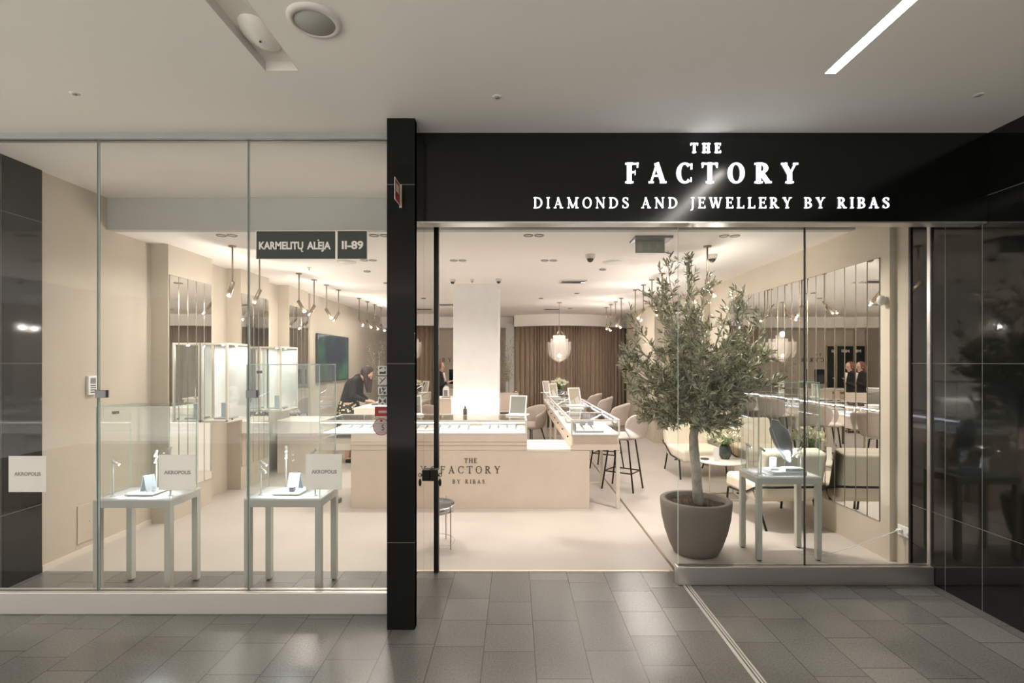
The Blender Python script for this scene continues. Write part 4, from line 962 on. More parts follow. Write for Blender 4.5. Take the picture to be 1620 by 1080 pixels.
def easel(x, y, w_, h, lab, z=.729, rz=0):
    t = thing('necklace_stand', lab, 'jewellery stand', (x, y, z), 'folded pale necklace stands')
    for s, nm in ((-1, 'front_leaf'), (1, 'rear_leaf')):
        yb = s * h * .30; vs = []
        for k, (yy, zz) in enumerate(((yb, 0), (0, h))):
            for xx in (-w_ / 2, w_ / 2): vs.append((xx, yy, zz))
        mb = MB(); e = .004; v2 = [(a, b + s * e, c_) for a, b, c_ in vs]
        mb.add(vs + v2, [(0, 1, 3, 2), (6, 7, 5, 4), (0, 4, 5, 1), (2, 3, 7, 6), (0, 2, 6, 4), (1, 5, 7, 3)])
        ca, sa = math.cos(rz), math.sin(rz); mb.v = [(x + a * ca - b * sa, y + a * sa + b * ca, z + c_) for a, b, c_ in mb.v]; mb.build(nm, 'pale_blue', t)
easel(XA + .27, YA + .17, .075, .115, 'folded pale blue stand on the far left showcase board', rz=1.2); easel(XA + .345, YA + .29, .06, .11, 'small pale blue stand behind sticker in far left showcase', z=.713, rz=1.0)
easel(XB2 + .27, YB2 + .21, .085, .12, 'upright pale blue necklace stand in showcase by pillar', rz=-.1); easel(XB2 + .36, YB2 + .28, .03, .085, 'narrow pale blue stand behind the sticker by pillar', z=.713, rz=-.2)
def ring_cube(x, y, z, s, lab, m='grey'):
    t = thing('ring_cube', lab, 'ring holder', (x, y, z), 'cube ring holders'); B(x - s / 2, x + s / 2, y - s / 2, y + s / 2, z, z + s).build('cube', m, t, bevel=.002)
    MB().tube([(x + .009 * math.cos(a), y, z + s + .010 + .009 * math.sin(a)) for a in [i * PI / 6 for i in range(12)]], .0016, 6, closed=True).build('ring', 'steel_light', t)
ring_cube(XB2 + .285, YB2 + .13, .729, .036, 'small grey cube ring holder in showcase by pillar', 'tray'); ring_cube(XA + .33, YA + .14, .729, .02, 'tiny white ring block in far left showcase', 'white')
# right showcase: stacked risers, necklace bust
t = thing('display_riser', 'stepped white riser under the grey necklace bust', 'riser', (XR + .3, YR + .15, .713))
B(XR + .16, XR + .45, YR + .05, YR + .24, .713, .745).build('base', 'table_top', t, bevel=.002); B(XR + .27, XR + .43, YR + .06, YR + .14, .745, .772).build('step', 'table_top', t, bevel=.002)
sans('THE FACTORY', XR + .33, XR + .40, .752, .010, YR + .0595, 'grey', t, name='lettering')
t = thing('necklace_bust', 'tall dark grey tilted necklace bust in right showcase', 'necklace bust', (XR + .34, YR + .20, .745))
cxb, cyb = XR + .34, YR + .19
MB().lathe([(0, 0), (.05, 0), (.05, .006), (.006, .012), (.006, .06), (0, .06)], (cxb, cyb, .745), 20).build('foot', 'grey', t)
mb = MB(); rows = [(.0, .012, .010), (.03, .034, .016), (.08, .055, .024), (.15, .072, .034), (.22, .078, .042), (.265, .072, .046), (.29, .050, .040), (.31, .036, .032), (.335, .034, .030)]
vs = []; n = 24
for (h, a, b) in rows:
    for j in range(n):
        an = 2 * PI * j / n; vs.append((cxb + .02 - h * .30 + a * math.cos(an) * 1.08 , cyb - .02 + b * math.sin(an) + h * .12, .80 + h * 1.1))
mb.add(vs, [(i * n + j, i * n + (j + 1) % n, (i + 1) * n + (j + 1) % n, (i + 1) * n + j) for i in range(len(rows) - 1) for j in range(n)] + [tuple(range(n - 1, -1, -1)), tuple(range((len(rows) - 1) * n, len(rows) * n))], 0, True); mb.build('torso', 'bust', t)
pts = []
for k in range(21):
    u = -1 + 2 * k / 20; h = .27 - .22 * (1 - u * u) ** .6; 
    a = .060 * math.sin(u * PI / 2) if abs(u) < 1 else .06 * u
    pts.append((cxb + .02 - h * .30 + a * 1.15, cyb - .02 - .048 + h * .12 - .0 + .012 * abs(u), .80 + h * 1.1))
MB().tube(pts, .0022, 6).build('necklace', 'steel_light', t)
t = thing('white_card_stand', 'bright white card block beside the necklace bust', 'card', (XR + .21, YR + .14, .745))
B(XR + .17, XR + .225, YR + .12, YR + .135, .765, .855).build('card', 'white', t); B(XR + .165, XR + .235, YR + .10, YR + .15, .745, .765).build('base', 'white', t)

# ------------------------------------------------------------------ hanging wall cabinets on the left
def wall_cabinet(y0, y1, lab):
    x0, x1, z0, z1 = -3.61, -3.30, 1.00, 1.905; tk = .022
    t = thing('wall_cabinet', lab, 'display cabinet', (x0, (y0 + y1) / 2, z0), 'glass wall cabinets')
    mb = MB()
    for x in (x0, x1 - tk):
        for y in (y0, y1 - tk): mb.box(x, x + tk, y, y + tk, z0, z1)
    for z in (z1 - tk,):
        for y in (y0, y1 - tk): mb.box(x0 + tk, x1 - tk, y, y + tk, z, z + tk)
        for x in (x0, x1 - tk): mb.box(x, x + tk, y0 + tk, y1 - tk, z, z + tk)
    mb.build('frame', 'frame', t)
    B(x0, x1, y0, y1, z0 - .012, z0 + .012).build('shelf', 'frame', t)
    B(x0 + tk, x1 - tk, y1 - tk, y1 - tk + .006, z0, z1 - tk).build('back_panel', 'white', t); B(x0 + .002, x0 + .012, y0 + .25, y1 - tk, z0, z1 - tk).build('side_panel', 'white', t)
    B(x0 + tk, x1 - tk, y0 + .004, y0 + .009, z0 + .012, z1 - tk).build('front_glass', 'case_glass', t); B(x1 - .010, x1 - .005, y0 + tk, y1 - tk, z0 + .012, z1 - tk).build('side_glass', 'case_glass', t)
    B(x0 + .01, x1 - .01, y0 + .01, y1 - .01, z1 - .008, z1).build('top_panel', 'white', t)
    for k in range(2):
        xx, yy = x0 + .20, y0 + .10 + k * .28
        MB().lathe([(0, -.01), (.012, -.01), (.014, 0)], (xx, yy, z1 - .02), 12).build('spot', 'spark' if k == 0 else 'led_white', t)
        light('lamp', 'AREA', (xx, yy, z1 - .034), 1.3, t, col=(1, .95, .88), shape='DISK', size=.03)
    MB().tube([(x1 - .005, y0 + .09, z0 + .02), (x1 + .012, y0 + .09, z0 + .02)], .008, 8).build('lock', 'black_metal', t)
    e = thing('cabinet_stand', lab.replace('glass wall cabinet', 'pale stand inside the glass cabinet'), 'jewellery stand', (x0 + .17, y0 + .2, z0 + .012))
    B(x0 + .08, x0 + .26, y0 + .12, y0 + .32, z0 + .012, z0 + .03).build('base', 'tray', e); B(x0 + .12, x0 + .20, y0 + .2, y0 + .23, z0 + .03, z0 + .20).build('board', 'pale_blue', e)
wall_cabinet(5.73, 6.22, 'framed glass wall cabinet on the front left wall pier')
wall_cabinet(7.04, 7.58, 'framed glass wall cabinet further back on the middle left pier')

# ------------------------------------------------------------------ left side counters, desk
t = thing('desk_counter', 'raised white and beige desk block before the bending woman', 'desk', (-1.9, 7.68, 0))
B(-2.47, -1.69, 7.70, 10.3, .0, .95).build('body', 'white', t, bevel=.003); B(-2.48, -1.68, 7.68, 10.32, .88, .98).build('desk_top', 'slab', t, bevel=.003)
t = thing('laptop', 'open black laptop on the desk beside the bending woman', 'laptop', (-2.2, 8.3, .98))
B(-2.36, -2.06, 8.2, 8.45, .98, .995).build('keyboard_base', 'black_metal', t, bevel=.003)
mb = MB(); mb.box(-2.066, -2.054, 8.2, 8.45, 0, .22); mb.rot(Matrix.Translation((-2.06, 0, .995)) @ Matrix.Rotation(-.3, 4, 'Y') @ Matrix.Translation((2.06, 0, 0))); mb.build('screen', 'black_metal', t)
t = thing('side_bench', 'pale low slab counter against the left wall under cabinets', 'counter', (-3.3, 7.5, 0))
B(-3.62, -2.93, 7.45, 8.2, .62, .80).build('worktop', 'slab', t, bevel=.003); B(-3.62, -3.0, 7.6, 8.2, 0, .62).build('base', 'counter', t)
t = thing('rear_cabinet', 'beige rear cabinet carrying a white dispenser left of column', 'cabinet', (-1.3, 9.2, 0))
B(-1.62, -1.09, 9.2, 9.8, 0, 1.0).build('body', 'counter', t, bevel=.003); B(-1.64, -1.07, 9.18, 9.82, 1.0, 1.02).build('top', 'slab', t); B(-1.14, -1.13, 9.19, 9.2, .85, .95).build('handle', 'logo', t)
t = thing('dispenser', 'white rounded dispenser machine standing on the rear cabinet', 'dispenser', (-1.30, 9.4, 1.02))
mb = MB(); mb.prism([(-.055, 0), (.055, 0), (.055, .15), (.045, .19), (.02, .21), (-.02, .21), (-.045, .19), (-.055, .15)], lambda a, b, d: (-1.30 + a, d, 1.02 + b), 9.35, 9.47); mb.build('body', 'white', t, bevel=.004)
B(-1.335, -1.265, 9.34, 9.352, 1.05, 1.16).build('front_window', 'grey', t); B(-1.37, -1.23, 9.33, 9.5, 1.02, 1.03).build('base', 'dark_grey', t)
t = thing('monitor', 'dark till monitor behind the standing woman', 'monitor', (-1.42, 12.9, 0)); 
t.location = (-1.5, 13.0, 1.0); B(-1.72, -1.28, 13.0, 13.03, 1.12, 1.50).build('screen', 'screen', t); B(-1.6, -1.4, 12.95, 13.1, 1.0, 1.02).build('foot', 'grey', t); B(-1.52, -1.48, 13.03, 13.05, 1.02, 1.3).build('stand', 'grey', t)
t = thing('rear_counter', 'pale rear service counter in front of the letter wall', 'counter', (-1.9, 13.1, 0))
B(-3.2, -.9, 12.9, 13.4, 0, .97).build('base', 'counter', t); B(-3.22, -.88, 12.88, 13.42, .97, 1.0).build('worktop', 'slab', t)

# ------------------------------------------------------------------ side table by the door, lock box
cx, cy = -.755, 4.58
t = thing('side_table', 'small round black topped wire side table behind door jamb', 'table', (cx, cy, 0))
MB().lathe([(0, 0), (.195, 0), (.198, .012), (.19, .012), (.188, .004), (0, .004)], (cx, cy, .375), 36).build('tray_top', 'dark_grey', t)
MB().lathe([(.196, -.045), (.199, -.045), (.199, .01), (.196, .01)], (cx, cy, .375), 36).build('rim', 'steel', t)
for k in range(4):
    a = .1 - PI / 2 * k - .6; MB().tube([(cx + .2 * math.cos(a), cy + .2 * math.sin(a), 0), (cx + .2 * math.cos(a), cy + .2 * math.sin(a), .41)], .0045, 6).build('leg', 'brass', t)
MB().tube([(cx + .2 * math.cos(i * PI / 12), cy + .2 * math.sin(i * PI / 12), .045) for i in range(24)], .004, 6, closed=True).build('base_ring', 'steel', t)
t = thing('lock_box', 'square black lock box with dangling keys on passage panel', 'lock', (-.60, 3.76, .8))
B(-.6305, -.572, 3.70, 3.78, .80, .882).build('box', 'black_metal', t, bevel=.002); B(-.572, -.569, 3.705, 3.775, .805, .877).build('steel_face', 'steel', t)
MB().tube([(-.557 + .012 * math.cos(a), 3.70, .845 + .012 * math.sin(a)) for a in [i * PI / 6 for i in range(12)]], .003, 6, closed=True).build('key_ring', 'black_metal', t)
MB().tube([(-.569, 3.70, .845), (-.557, 3.70, .845)], .003, 6).build('pin', 'black_metal', t)
MB().ball((-.557, 3.70, .79), .02, 10, sc=(.55, .4, 1.5)).build('key_fob', 'black_metal', t)
for x, l in ((LJ[2], 'square grey glass clamp on the left pane joint'), (LJ[3], 'square grey glass clamp on the pane joint nearer the pillar')):
    t = thing('glass_clamp', l, 'clamp', (x, 3.365, 1.45), 'pane joint clamps'); zz = PZ(629, 3.365)
    B(x - .012, x + .058, 3.348, 3.358, zz, zz + .052).build('front_plate', 'grey', t, bevel=.002); B(x - .012, x + .058, 3.372, 3.382, zz, zz + .052).build('rear_plate', 'grey', t, bevel=.002)

# ------------------------------------------------------------------ planter and olive tree
px_, py_ = 1.60, 4.43
t = thing('planter', 'large round taupe stone planter holding the olive tree', 'planter', (px_, py_, 0))
MB().lathe([(0, 0), (.17, 0), (.19, .01), (.225, .08), (.265, .20), (.292, .32), (.302, .42), (.303, .468), (.296, .474), (.262, .474), (.256, .468), (.25, .40)], (px_, py_, 0), 64).build('pot', 'pot', t)
mb = MB(); vs = [(px_, py_, .432)]
for k, r in enumerate((.07, .14, .2, .256)):
    for j in range(30): a = 2 * PI * j / 30; vs.append((px_ + r * math.cos(a), py_ + r * math.sin(a), .425 + random.uniform(-.012, .012)))
mb.add(vs, [(0, 1 + j, 1 + (j + 1) % 30) for j in range(30)] + [(1 + k * 30 + j, 1 + (k + 1) * 30 + j, 1 + (k + 1) * 30 + (j + 1) % 30, 1 + k * 30 + (j + 1) % 30) for k in range(3) for j in range(30)], 0, True); mb.build('soil', 'soil', t)
M['fern'] = leaf_mat('dry_moss', (.20, .18, .06), (.34, .30, .12))
mb = MB()
for k in range(70):
    a = random.random() * 6.28; r = random.uniform(.05, .2); p = Vector((px_ + r * math.cos(a), py_ + r * math.sin(a), .425)); d = Vector((random.uniform(-.6, .6), random.uniform(-.6, .6), 1)).normalized() * random.uniform(.02, .06); s = Vector((.004, .003, 0)); mb.add([p - s, p + s, p + d], [(0, 1, 2)])
mb.build('moss', 'fern', t)
t = thing('olive_tree', 'bushy olive tree with a slim bare trunk in taupe planter', 'tree', (px_, py_, .42))
def TP(x, y, dy=0): q = P(x, y, py_ + dy); return Vector(q)
tr = [Vector((px_ + .03, py_, .40)), TP(1103, 770), TP(1101, 740), TP(1098, 712), TP(1097, 690), TP(1101, 664), TP(1103, 650), TP(1102, 636)]
MB().tube(tr, [.050, .044, .042, .042, .038, .036, .030, .024], 14).build('trunk', 'bark', t)
tips = [(1040, 432, -.1), (1062, 418, .1), (1082, 412, -.05), (1100, 418, .1), (1118, 436, .0), (1052, 470, .2), (1018, 470, -.2), (1000, 500, .15), (985, 556, -.1), (1000, 610, .1), (1015, 640, -.25), (1045, 668, -.2), (1070, 672, .25), (1150, 655, -.2), (1172, 640, .2),
        (1180, 560, .0), (1200, 530, .2), (1165, 470, -.15), (1175, 455, .1), (1145, 500, -.4), (1120, 540, -.45), (1080, 560, -.45), (1050, 540, .4), (1100, 480, .35), (1130, 590, .4), (1060, 600, .35), (1150, 600, -.35), (1030, 590, -.35), (1090, 620, -.4), (1120, 620, -.35), (1100, 520, -.3), (1135, 550, .1), (1190, 600, -.1), (1110, 640, .3), (1075, 500, -.2), (1040, 510, -.3), (1075, 640, -.35), (1138, 632, -.1)]
for k in range(30):
    a = random.random() * 6.28; q = random.uniform(.45, 1); tips.append((1100 + 108 * q * math.cos(a), 578 + 92 * q * math.sin(a), random.uniform(-.4, .4)))
tips += [(1222, 560, .05), (1226, 525, .15), (1212, 590, .1), (1198, 505, -.1), (992, 575, .2), (1004, 540, .1), (1022, 662, .1), (1010, 655, -.1), (1165, 668, .0), (1120, 668, -.3), (1090, 665, -.4)]
def add_leaf(mb, p, d, L):
    d = d.normalized(); s = d.cross(Vector((random.uniform(-1, 1), random.uniform(-1, 1), random.uniform(-1, 1))))
    if s.length < 1e-3: s = d.orthogonal()
    s = s.normalized() * L * .105; n = d.cross(s).normalized() * L * .04
    mb.add([p, p + d * L * .35 + s + n, p + d * L * .75 + s * .8 + n, p + d * L, p + d * L * .75 - s * .8 + n, p + d * L * .35 - s + n], [(0, 1, 2, 3), (0, 3, 4, 5)])
for i, (x, y, dy) in enumerate(tips):
    tip = TP(x, y, 0) + Vector((0, dy, 0)); st_ = tr[-1 - (i % 2)] if y < 560 else tr[-2 - (i % 2)]
    L = (tip - st_).length; mid = (st_ + tip) / 2 + Vector((random.uniform(-.06, .06), random.uniform(-.06, .06), random.uniform(-.02, .05) - (.03 if y > 620 else 0)))
    pts = []
    for k in range(9):
        u = k / 8; pts.append(st_ * (1 - u) ** 2 + mid * 2 * u * (1 - u) + tip * u * u)
    mb = MB(); mb.tube(pts, [.012 * (1 - .85 * k / 8) for k in range(9)], 6); lf = MB()
    nt_ = max(5, int(L * (30 if y > 540 else 18)))
    for q in range(nt_):
        u = random.uniform(.22, 1.0) ** .8; k = min(int(u * 8), 7); p = pts[k].lerp(pts[k + 1], u * 8 - k); dr = (pts[k + 1] - pts[k]).normalized()
        d = (dr * random.uniform(.3, 1.2) + Vector((random.uniform(-1, 1), random.uniform(-1, 1), random.uniform(-.5, 1)))).normalized(); TL = random.uniform(.07, .19) * (1.1 - .4 * u)
        e = p + d * TL; m_ = (p + e) / 2 + Vector((0, 0, -.008)); mb.tube([p, m_, e], [.0026, .002, .0012], 4, caps=False)
        for g in range(int(TL * (165 if y > 540 else 95)) + 2):
            uu = random.random(); b = p.lerp(m_, uu * 2) if uu < .5 else m_.lerp(e, uu * 2 - 1)
            add_leaf(lf, b, d + Vector((random.uniform(-1, 1), random.uniform(-1, 1), random.uniform(-.8, .9))) * .9, random.uniform(.034, .066))
    b = mb.build('branch', 'bark', t); lf.build('foliage', 'leaf', b)
# small olive at the rear left, seen past the column and by the pillar
def small_olive(x, y, base, top, lab, seed, pot=True, rr=.35):
    rnd = random.Random(seed); t = thing('small_olive_tree', lab, 'tree', (x, y, base))
    if pot: MB().lathe([(0, 0), (.12, 0), (.16, .3), (.15, .3), (.14, .26), (0, .26)], (x, y, base), 24).build('pot', 'pot', t)
    MB().tube([(x, y, base + .2), (x + .03, y, (base + top) / 2), (x, y, top - .3)], [.02, .016, .01], 8).build('trunk', 'bark', t)
    for i in range(9):
        a = rnd.random() * 6.28; r = rnd.uniform(.1, rr); st_ = Vector((x + .02, y, base + (top - base) * .5)); tip = Vector((x + r * math.cos(a), y + r * math.sin(a), base + (top - base) * rnd.uniform(.55, 1)))
        mb = MB(); mb.tube([st_, (st_ + tip) / 2 + Vector((0, 0, .05)), tip], [.006, .004, .002], 5); lf = MB()
        for g in range(70):
            p = st_.lerp(tip, rnd.uniform(.25, 1)) + Vector((rnd.uniform(-1, 1), rnd.uniform(-1, 1), rnd.uniform(-1, 1))) * .07; add_leaf(lf, p, Vector((rnd.uniform(-1, 1), rnd.uniform(-1, 1), rnd.uniform(-.5, 1))), rnd.uniform(.04, .07))
        b = mb.build('branch', 'bark', t); lf.build('foliage', 'leaf', b)
small_olive(-3.25, 11.9, 0, 2.25, 'slender olive tree in a pot near the television, left of pillar', 5, rr=.32)
small_olive(-.18, 12.2, 0, 2.35, 'thin leafy olive glimpsed just right of the white column', 8, rr=.22)

# ------------------------------------------------------------------ lounge
def lounge(x, y, rz, lab, w_=.66, d=.78):
    t = thing('lounge_chair', lab, 'armchair', (0, 0, 0), 'cream lounge chairs')
    # faces -Y
    s = MB(); s.box(-w_ / 2, w_ / 2, -d / 2, d / 2 - .1, .25, .43); s.build('seat', 'cream', t, bevel=.05, seg=5)
    b = MB(); b.box(-w_ / 2, w_ / 2, -.09, .09, 0, .50); b.rot(Matrix.Translation((0, d / 2 - .10, .32)) @ Matrix.Rotation(-.24, 4, 'X')); b = b.build('backrest', 'cream', t, bevel=.05, seg=5)
    for u in (-.5, .5):
        for v in (.2, .36):
            q = Matrix.Translation((0, d / 2 - .10, .32)) @ Matrix.Rotation(-.24, 4, 'X') @ Vector((u * w_ * .45, -.092, v)); MB().ball(q, .012, 8, sc=(1, .5, 1)).build('button', 'cream', b)
    e = w_ / 2 + .012
    path = [(-e, -d / 2 + .10, .26), (-e, -d / 2 + .14, .275), (-e, .05, .29), (-e, d / 2 - .12, .40), (-e + .02, d / 2 + .05, .445), (-e + .1, d / 2 + .085, .45), (e - .1, d / 2 + .085, .45), (e - .02, d / 2 + .05, .445), (e, d / 2 - .12, .40), (e, .05, .29), (e, -d / 2 + .14, .275), (e, -d / 2 + .10, .26)]
    MB().tube(path, .012, 8).build('frame', 'black_metal', t)
    MB().tube([(-e, -.1, .245), (e, -.1, .245)], .010, 8).build('crossbar', 'black_metal', t)
    for sx in (-1, 1):
        MB().tube([(sx * e, -d / 2 + .10, .265), (sx * e, -d / 2 + .06, 0)], .012, 8).build('leg', 'black_metal', t); MB().tube([(sx * (e - .02), d / 2 - .18, .36), (sx * (e - .04), d / 2 + .02, 0)], .012, 8).build('leg', 'black_metal', t)
    t.location = (x, y, 0); t.rotation_euler = (0, 0, rz); return t
lounge(2.69, 7.50, .06, 'cream armchair with black tube frame facing the shop front')
lounge(2.76, 5.40, PI + .05, 'cream armchair seen from behind, nearest the right window', .62, .80)
cx, cy = 2.57, 6.22
t = thing('coffee_table', 'round pale marble coffee table on thin brass legs', 'table', (cx, cy, 0))
MB().lathe([(0, 0), (.298, 0), (.30, .008), (.298, .018), (0, .018)], (cx, cy, .45), 48).build('tabletop', 'marble', t)
mb = [(cx - .22, cy - .18), (cx + .22, cy - .18), (cx + .22, cy + .18), (cx - .22, cy + .18)]
for a, b in mb: B(a - .006, a + .006, b - .006, b + .006, .012, .45).build('leg', 'brass_light', t)
MB().tube([(a, b, .008) for a, b in mb], .007, 6, closed=True, smooth=False).build('base_frame', 'brass_light', t)
flowers((2.64, 6.28, .468), 'marbled dark vase of cream flowers on the round coffee table', .175, .078, .205, .43, 24, 'vase', fr=.07, seed=9)
t = thing('menu_card', 'white upright card holder on the round coffee table', 'card', (2.47, 6.13, .468))
B(2.435, 2.50, 6.12, 6.13, .474, .64).build('card', 'white', t); B(2.42, 2.515, 6.09, 6.16, .468, .474).build('base', 'marble', t)
t = thing('coaster', 'small dark round dish on the coffee table beside card', 'dish', (2.39, 6.2, .468)); MB().lathe([(0, 0), (.05, 0), (.055, .012), (.048, .012), (.045, .004), (0, .004)], (2.37, 6.24, .468), 20).build('dish_body', 'logo', t); MB().lathe([(.03, .005), (.034, .01), (.02, .005)], (2.37, 6.24, .468), 14).build('inset', 'dark_grey', t)

# ------------------------------------------------------------------ people
def hand(mb, wrist, d, up, s=1.0, curl=.5):
    d = Vector(d).normalized(); up = Vector(up); sd = d.cross(up).normalized(); up = sd.cross(d).normalized()
    w0 = Vector(wrist); palm = w0 + d * .085 * s
    for k in (-1, 0, 1): mb.limb(w0 + sd * .012 * k, palm + sd * .024 * k, .016, .013, 8)
    for k, L in ((-1.5, .065), (-.5, .078), (.5, .082), (1.5, .072)):
        a = palm + sd * .018 * k; b = a + (d - up * curl * .5) * L * .5 * s; c = b + (d * .8 - up * curl) * L * .5 * s; mb.limb(a, b, .0088, .0082, 6); mb.limb(b, c, .0082, .007, 6)
    th = w0 + d * .03 + sd * .03; mb.limb(w0 + d * .02 + sd * .015, th + d * .02 + sd * .015, .013, .010, 6); mb.limb(th + d * .02 + sd * .015, th + d * .05 + sd * .012 - up * .01, .010, .0085, 6)
def head(mb, c, face, tilt_up=(0, 0, 1)):
    f = Vector(face).normalized(); u = Vector(tilt_up); s = f.cross(u).normalized(); u = s.cross(f).normalized(); c = Vector(c)
    rot = Matrix((s, f, u)).transposed()
    mb.ball(c + u * .02, .098, 18, sc=(.80, .98, 1.0), rot=rot); mb.ball(c - u * .045 + f * .018, .07, 14, sc=(.80, .95, 1.0), rot=rot)
    mb.ball(c - u * .09 + f * .05, .03, 10, rot=rot); mb.limb(c + u * .015 + f * .088, c - u * .02 + f * .112, .009, .014, 8)
    mb.ball(c - u * .055 + f * .090, .017, 10, sc=(1.4, .7, .7), rot=rot)
    for k in (-1, 1): mb.ball(c + s * .08 * k - u * .01, .026, 8, sc=(.4, .7, 1.1), rot=rot); mb.ball(c + s * .032 * k + f * .078 + u * .012, .016, 8, rot=rot)
    return f, u, s, rot
def eyes(c, f, u, s, parent):
    for k in (-1, 1):
        MB().ball(Vector(c) + s * .032 * k + f * .089 + u * .010, .009, 8).build('eye', 'dark_grey', parent)
    MB().ball(Vector(c) - u * .056 + f * .103, .012, 8, sc=(1.6, .4, .5), rot=Matrix((s, f, u)).transposed()).build('lips', 'red', parent)
# woman bending over the desk at the left
ox, oy = -2.78, 8.5
t = thing('person', 'woman with long dark hair in black top leaning over the desk', 'person', (ox, oy, 0))
V = lambda a, b, c_: Vector((ox + a, oy + b, c_))
hd = V(.26, -.02, 1.485); body = MB(); f, u, s, rot = head(body, hd, (.80, -.2, -.62), (.45, 0, 1))
neck = V(.13, 0, 1.40); body.limb(hd - u * .05 - f * .01, neck, .052, .06)
body.limb(neck, V(.04, 0, 1.26), .085, .13); body.limb(V(.04, 0, 1.28), V(-.04, 0, 1.0), .13, .12); body.limb(V(-.04, .06, .95), V(-.04, -.06, .95), .13, .13)
for k in (-1, 1):
    body.limb(V(-.04, .085 * k, .92), V(-.02, .09 * k, .50), .085, .058); body.limb(V(-.02, .09 * k, .50), V(-.05, .09 * k, .09), .056, .036); body.limb(V(-.06, .09 * k, .05), V(.12, .10 * k, .03), .036, .026)
    sh = V(.09, .165 * k, 1.36); el = V(.08, .20 * k, 1.12); wr = V(.27, .07 * k - .02, 1.03); body.limb(neck, sh, .06, .055); body.limb(sh, el, .048, .040); body.limb(el, wr, .038, .024); hand(body, wr, (.9, -.25 * k, -.1), (0, 0, 1), curl=.8)
bo = body.build('body', 'skin', t, remesh=.0065); eyes(hd, f, u, s, bo)
cl = MB(); cl.limb(neck - Vector((.01, 0, .0)), V(.04, 0, 1.26), .095, .15); cl.limb(V(.04, .05, 1.28), V(-.05, .04, 1.02), .145, .135); cl.limb(V(.04, -.05, 1.28), V(-.05, -.04, 1.02), .145, .135)
for k in (-1, 1): cl.limb(neck, V(.09, .165 * k, 1.36), .072, .07); cl.limb(V(.09, .165 * k, 1.36), V(.08, .20 * k, 1.12), .064, .056); cl.limb(V(.08, .20 * k, 1.12), V(.235, .08 * k - .02, 1.045), .055, .042)
cl.build('sweater', 'black_cloth', t, remesh=.012)
MB().lathe([(.13, 1.06), (.165, .98), (.185, .9), (.20, .75), (.23, .55), (.25, .42)], (ox - .05, oy, 0), 28, sy=1.05).build('skirt', 'floral', t, solid=.012)
hr = MB(); hr.ball(hd + u * .03 - f * .022, .108, 18, sc=(.92, .98, 1.0), rot=rot)
for k in range(7):
    a = -1 + k / 3; p0 = hd + s * .07 * a + u * .02 - f * .01; hr.limb(p0, p0 + Vector((.02, 0, -.16)), .038, .040); hr.limb(p0 + Vector((.02, 0, -.16)), p0 + Vector((.03, .01 * a, -.33)), .040, .016)
hr.build('hair', 'hair_dark', t, remesh=.008)
for k in (-1, 1): MB().tube([V(.26 + i * .006, .07 * k - .02, 1.03) for i in range(0)] or [V(-.05, .12 * k, .02), V(.13, .13 * k, .02)], .04, 10).build('shoe', 'black_metal', t)
# woman standing at the rear
ox, oy = -1.80, 12.0
t = thing('person', 'standing woman with reddish hair in black jacket holding paper', 'person', (ox, oy, 0))
hd = V(.0, 0, 1.575); body = MB(); f, u, s, rot = head(body, hd, (1, -.15, -.12), (.05, 0, 1))
neck = V(-.03, 0, 1.43); body.limb(hd - u * .05, neck, .05, .058); body.limb(neck, V(-.03, 0, 1.25), .08, .12); body.limb(V(-.03, 0, 1.27), V(-.03, 0, 1.0), .12, .11); body.limb(V(-.03, .05, .94), V(-.03, -.05, .94), .13, .13)
for k in (-1, 1):
    body.limb(V(-.03, .085 * k, .90), V(-.01, .09 * k, .48), .085, .058); body.limb(V(-.01, .09 * k, .48), V(-.04, .09 * k, .09), .056, .036); body.limb(V(-.04, .09 * k, .05), V(.12, .10 * k, .03), .036, .026)
    sh = V(-.03, .17 * k, 1.38); el = V(.0, .20 * k, 1.12); wr = V(.23, .08 * k, 1.22); body.limb(neck, sh, .06, .055); body.limb(sh, el, .048, .04); body.limb(el, wr, .038, .024); hand(body, wr, (.9, -.2 * k, .25), (0, 0, 1), curl=.7)
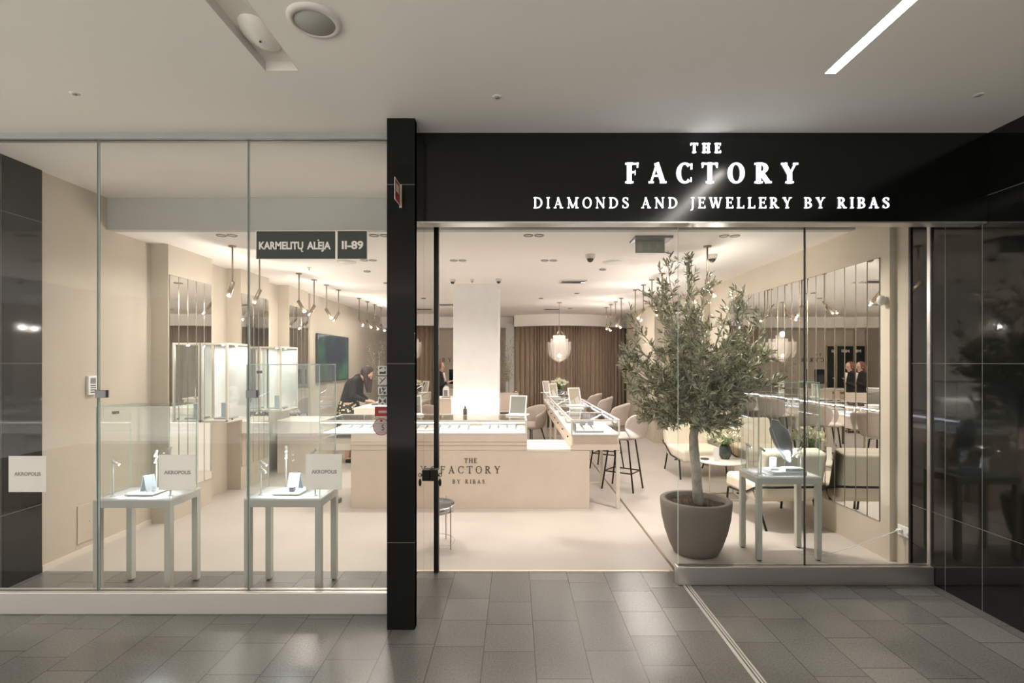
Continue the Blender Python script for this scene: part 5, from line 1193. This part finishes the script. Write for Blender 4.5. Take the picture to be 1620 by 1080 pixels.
bo = body.build('body', 'skin', t, remesh=.0065); eyes(hd, f, u, s, bo)
cl = MB(); cl.limb(neck - Vector((0, 0, .02)), V(-.03, 0, 1.25), .09, .135)
for q in (-.05, .05): cl.limb(V(-.03, q, 1.27), V(-.03, q, .88), .13, .135)
for k in (-1, 1): cl.limb(neck, V(-.03, .17 * k, 1.38), .07, .068); cl.limb(V(-.03, .17 * k, 1.38), V(.0, .20 * k, 1.12), .062, .055); cl.limb(V(.0, .20 * k, 1.12), V(.15, .12 * k, 1.19), .053, .042)
cl.build('jacket', 'black_cloth', t, remesh=.012)
MB().tube([V(.075, 0, 1.43), V(.115, 0, 1.25), V(.12, 0, .95)], .028, 10).build('blouse', 'cream_cloth', t)
tr_ = MB()
for k in (-1, 1): tr_.limb(V(-.03, .085 * k, .92), V(-.01, .09 * k, .48), .10, .075); tr_.limb(V(-.01, .09 * k, .48), V(-.04, .09 * k, .08), .075, .06)
tr_.build('trousers', 'black_cloth', t, remesh=.014)
hr = MB(); hr.ball(hd + u * .025 - f * .025, .107, 18, sc=(.92, .95, 1.0), rot=rot)
for k in range(5):
    a = -1 + k / 2; p0 = hd + s * .075 * a - f * .05; hr.limb(p0, p0 + Vector((-.01, 0, -.16)), .042, .042); hr.limb(p0 + Vector((-.01, 0, -.16)), p0 + Vector((.01, 0, -.28)), .042, .018)
M['hair_red'] = mat('auburn_hair', (.15, .06, .032), .5, var=.3, vscale=8, stretch=(30, 30, 2)); hr.build('hair', 'hair_red', t, remesh=.008)
for k in (-1, 1): MB().tube([V(-.05, .10 * k, .02), V(.13, .11 * k, .02)], .04, 10).build('shoe', 'black_metal', t)
t2 = thing('paper_sheet', 'white paper held in the hands of the standing woman', 'paper', (ox + .33, oy, 1.2))
mb = MB(); mb.box(-.07, .07, -.10, .10, 0, .002); mb.rot(Matrix.Translation((ox + .355, oy, 1.27)) @ Matrix.Rotation(-.5, 4, 'Y')); mb.build('sheet', 'white', t2)
B(ox + .36, ox + .362, oy - .08, oy + .08, 1.285, 1.29).build('print', 'grey', t2)
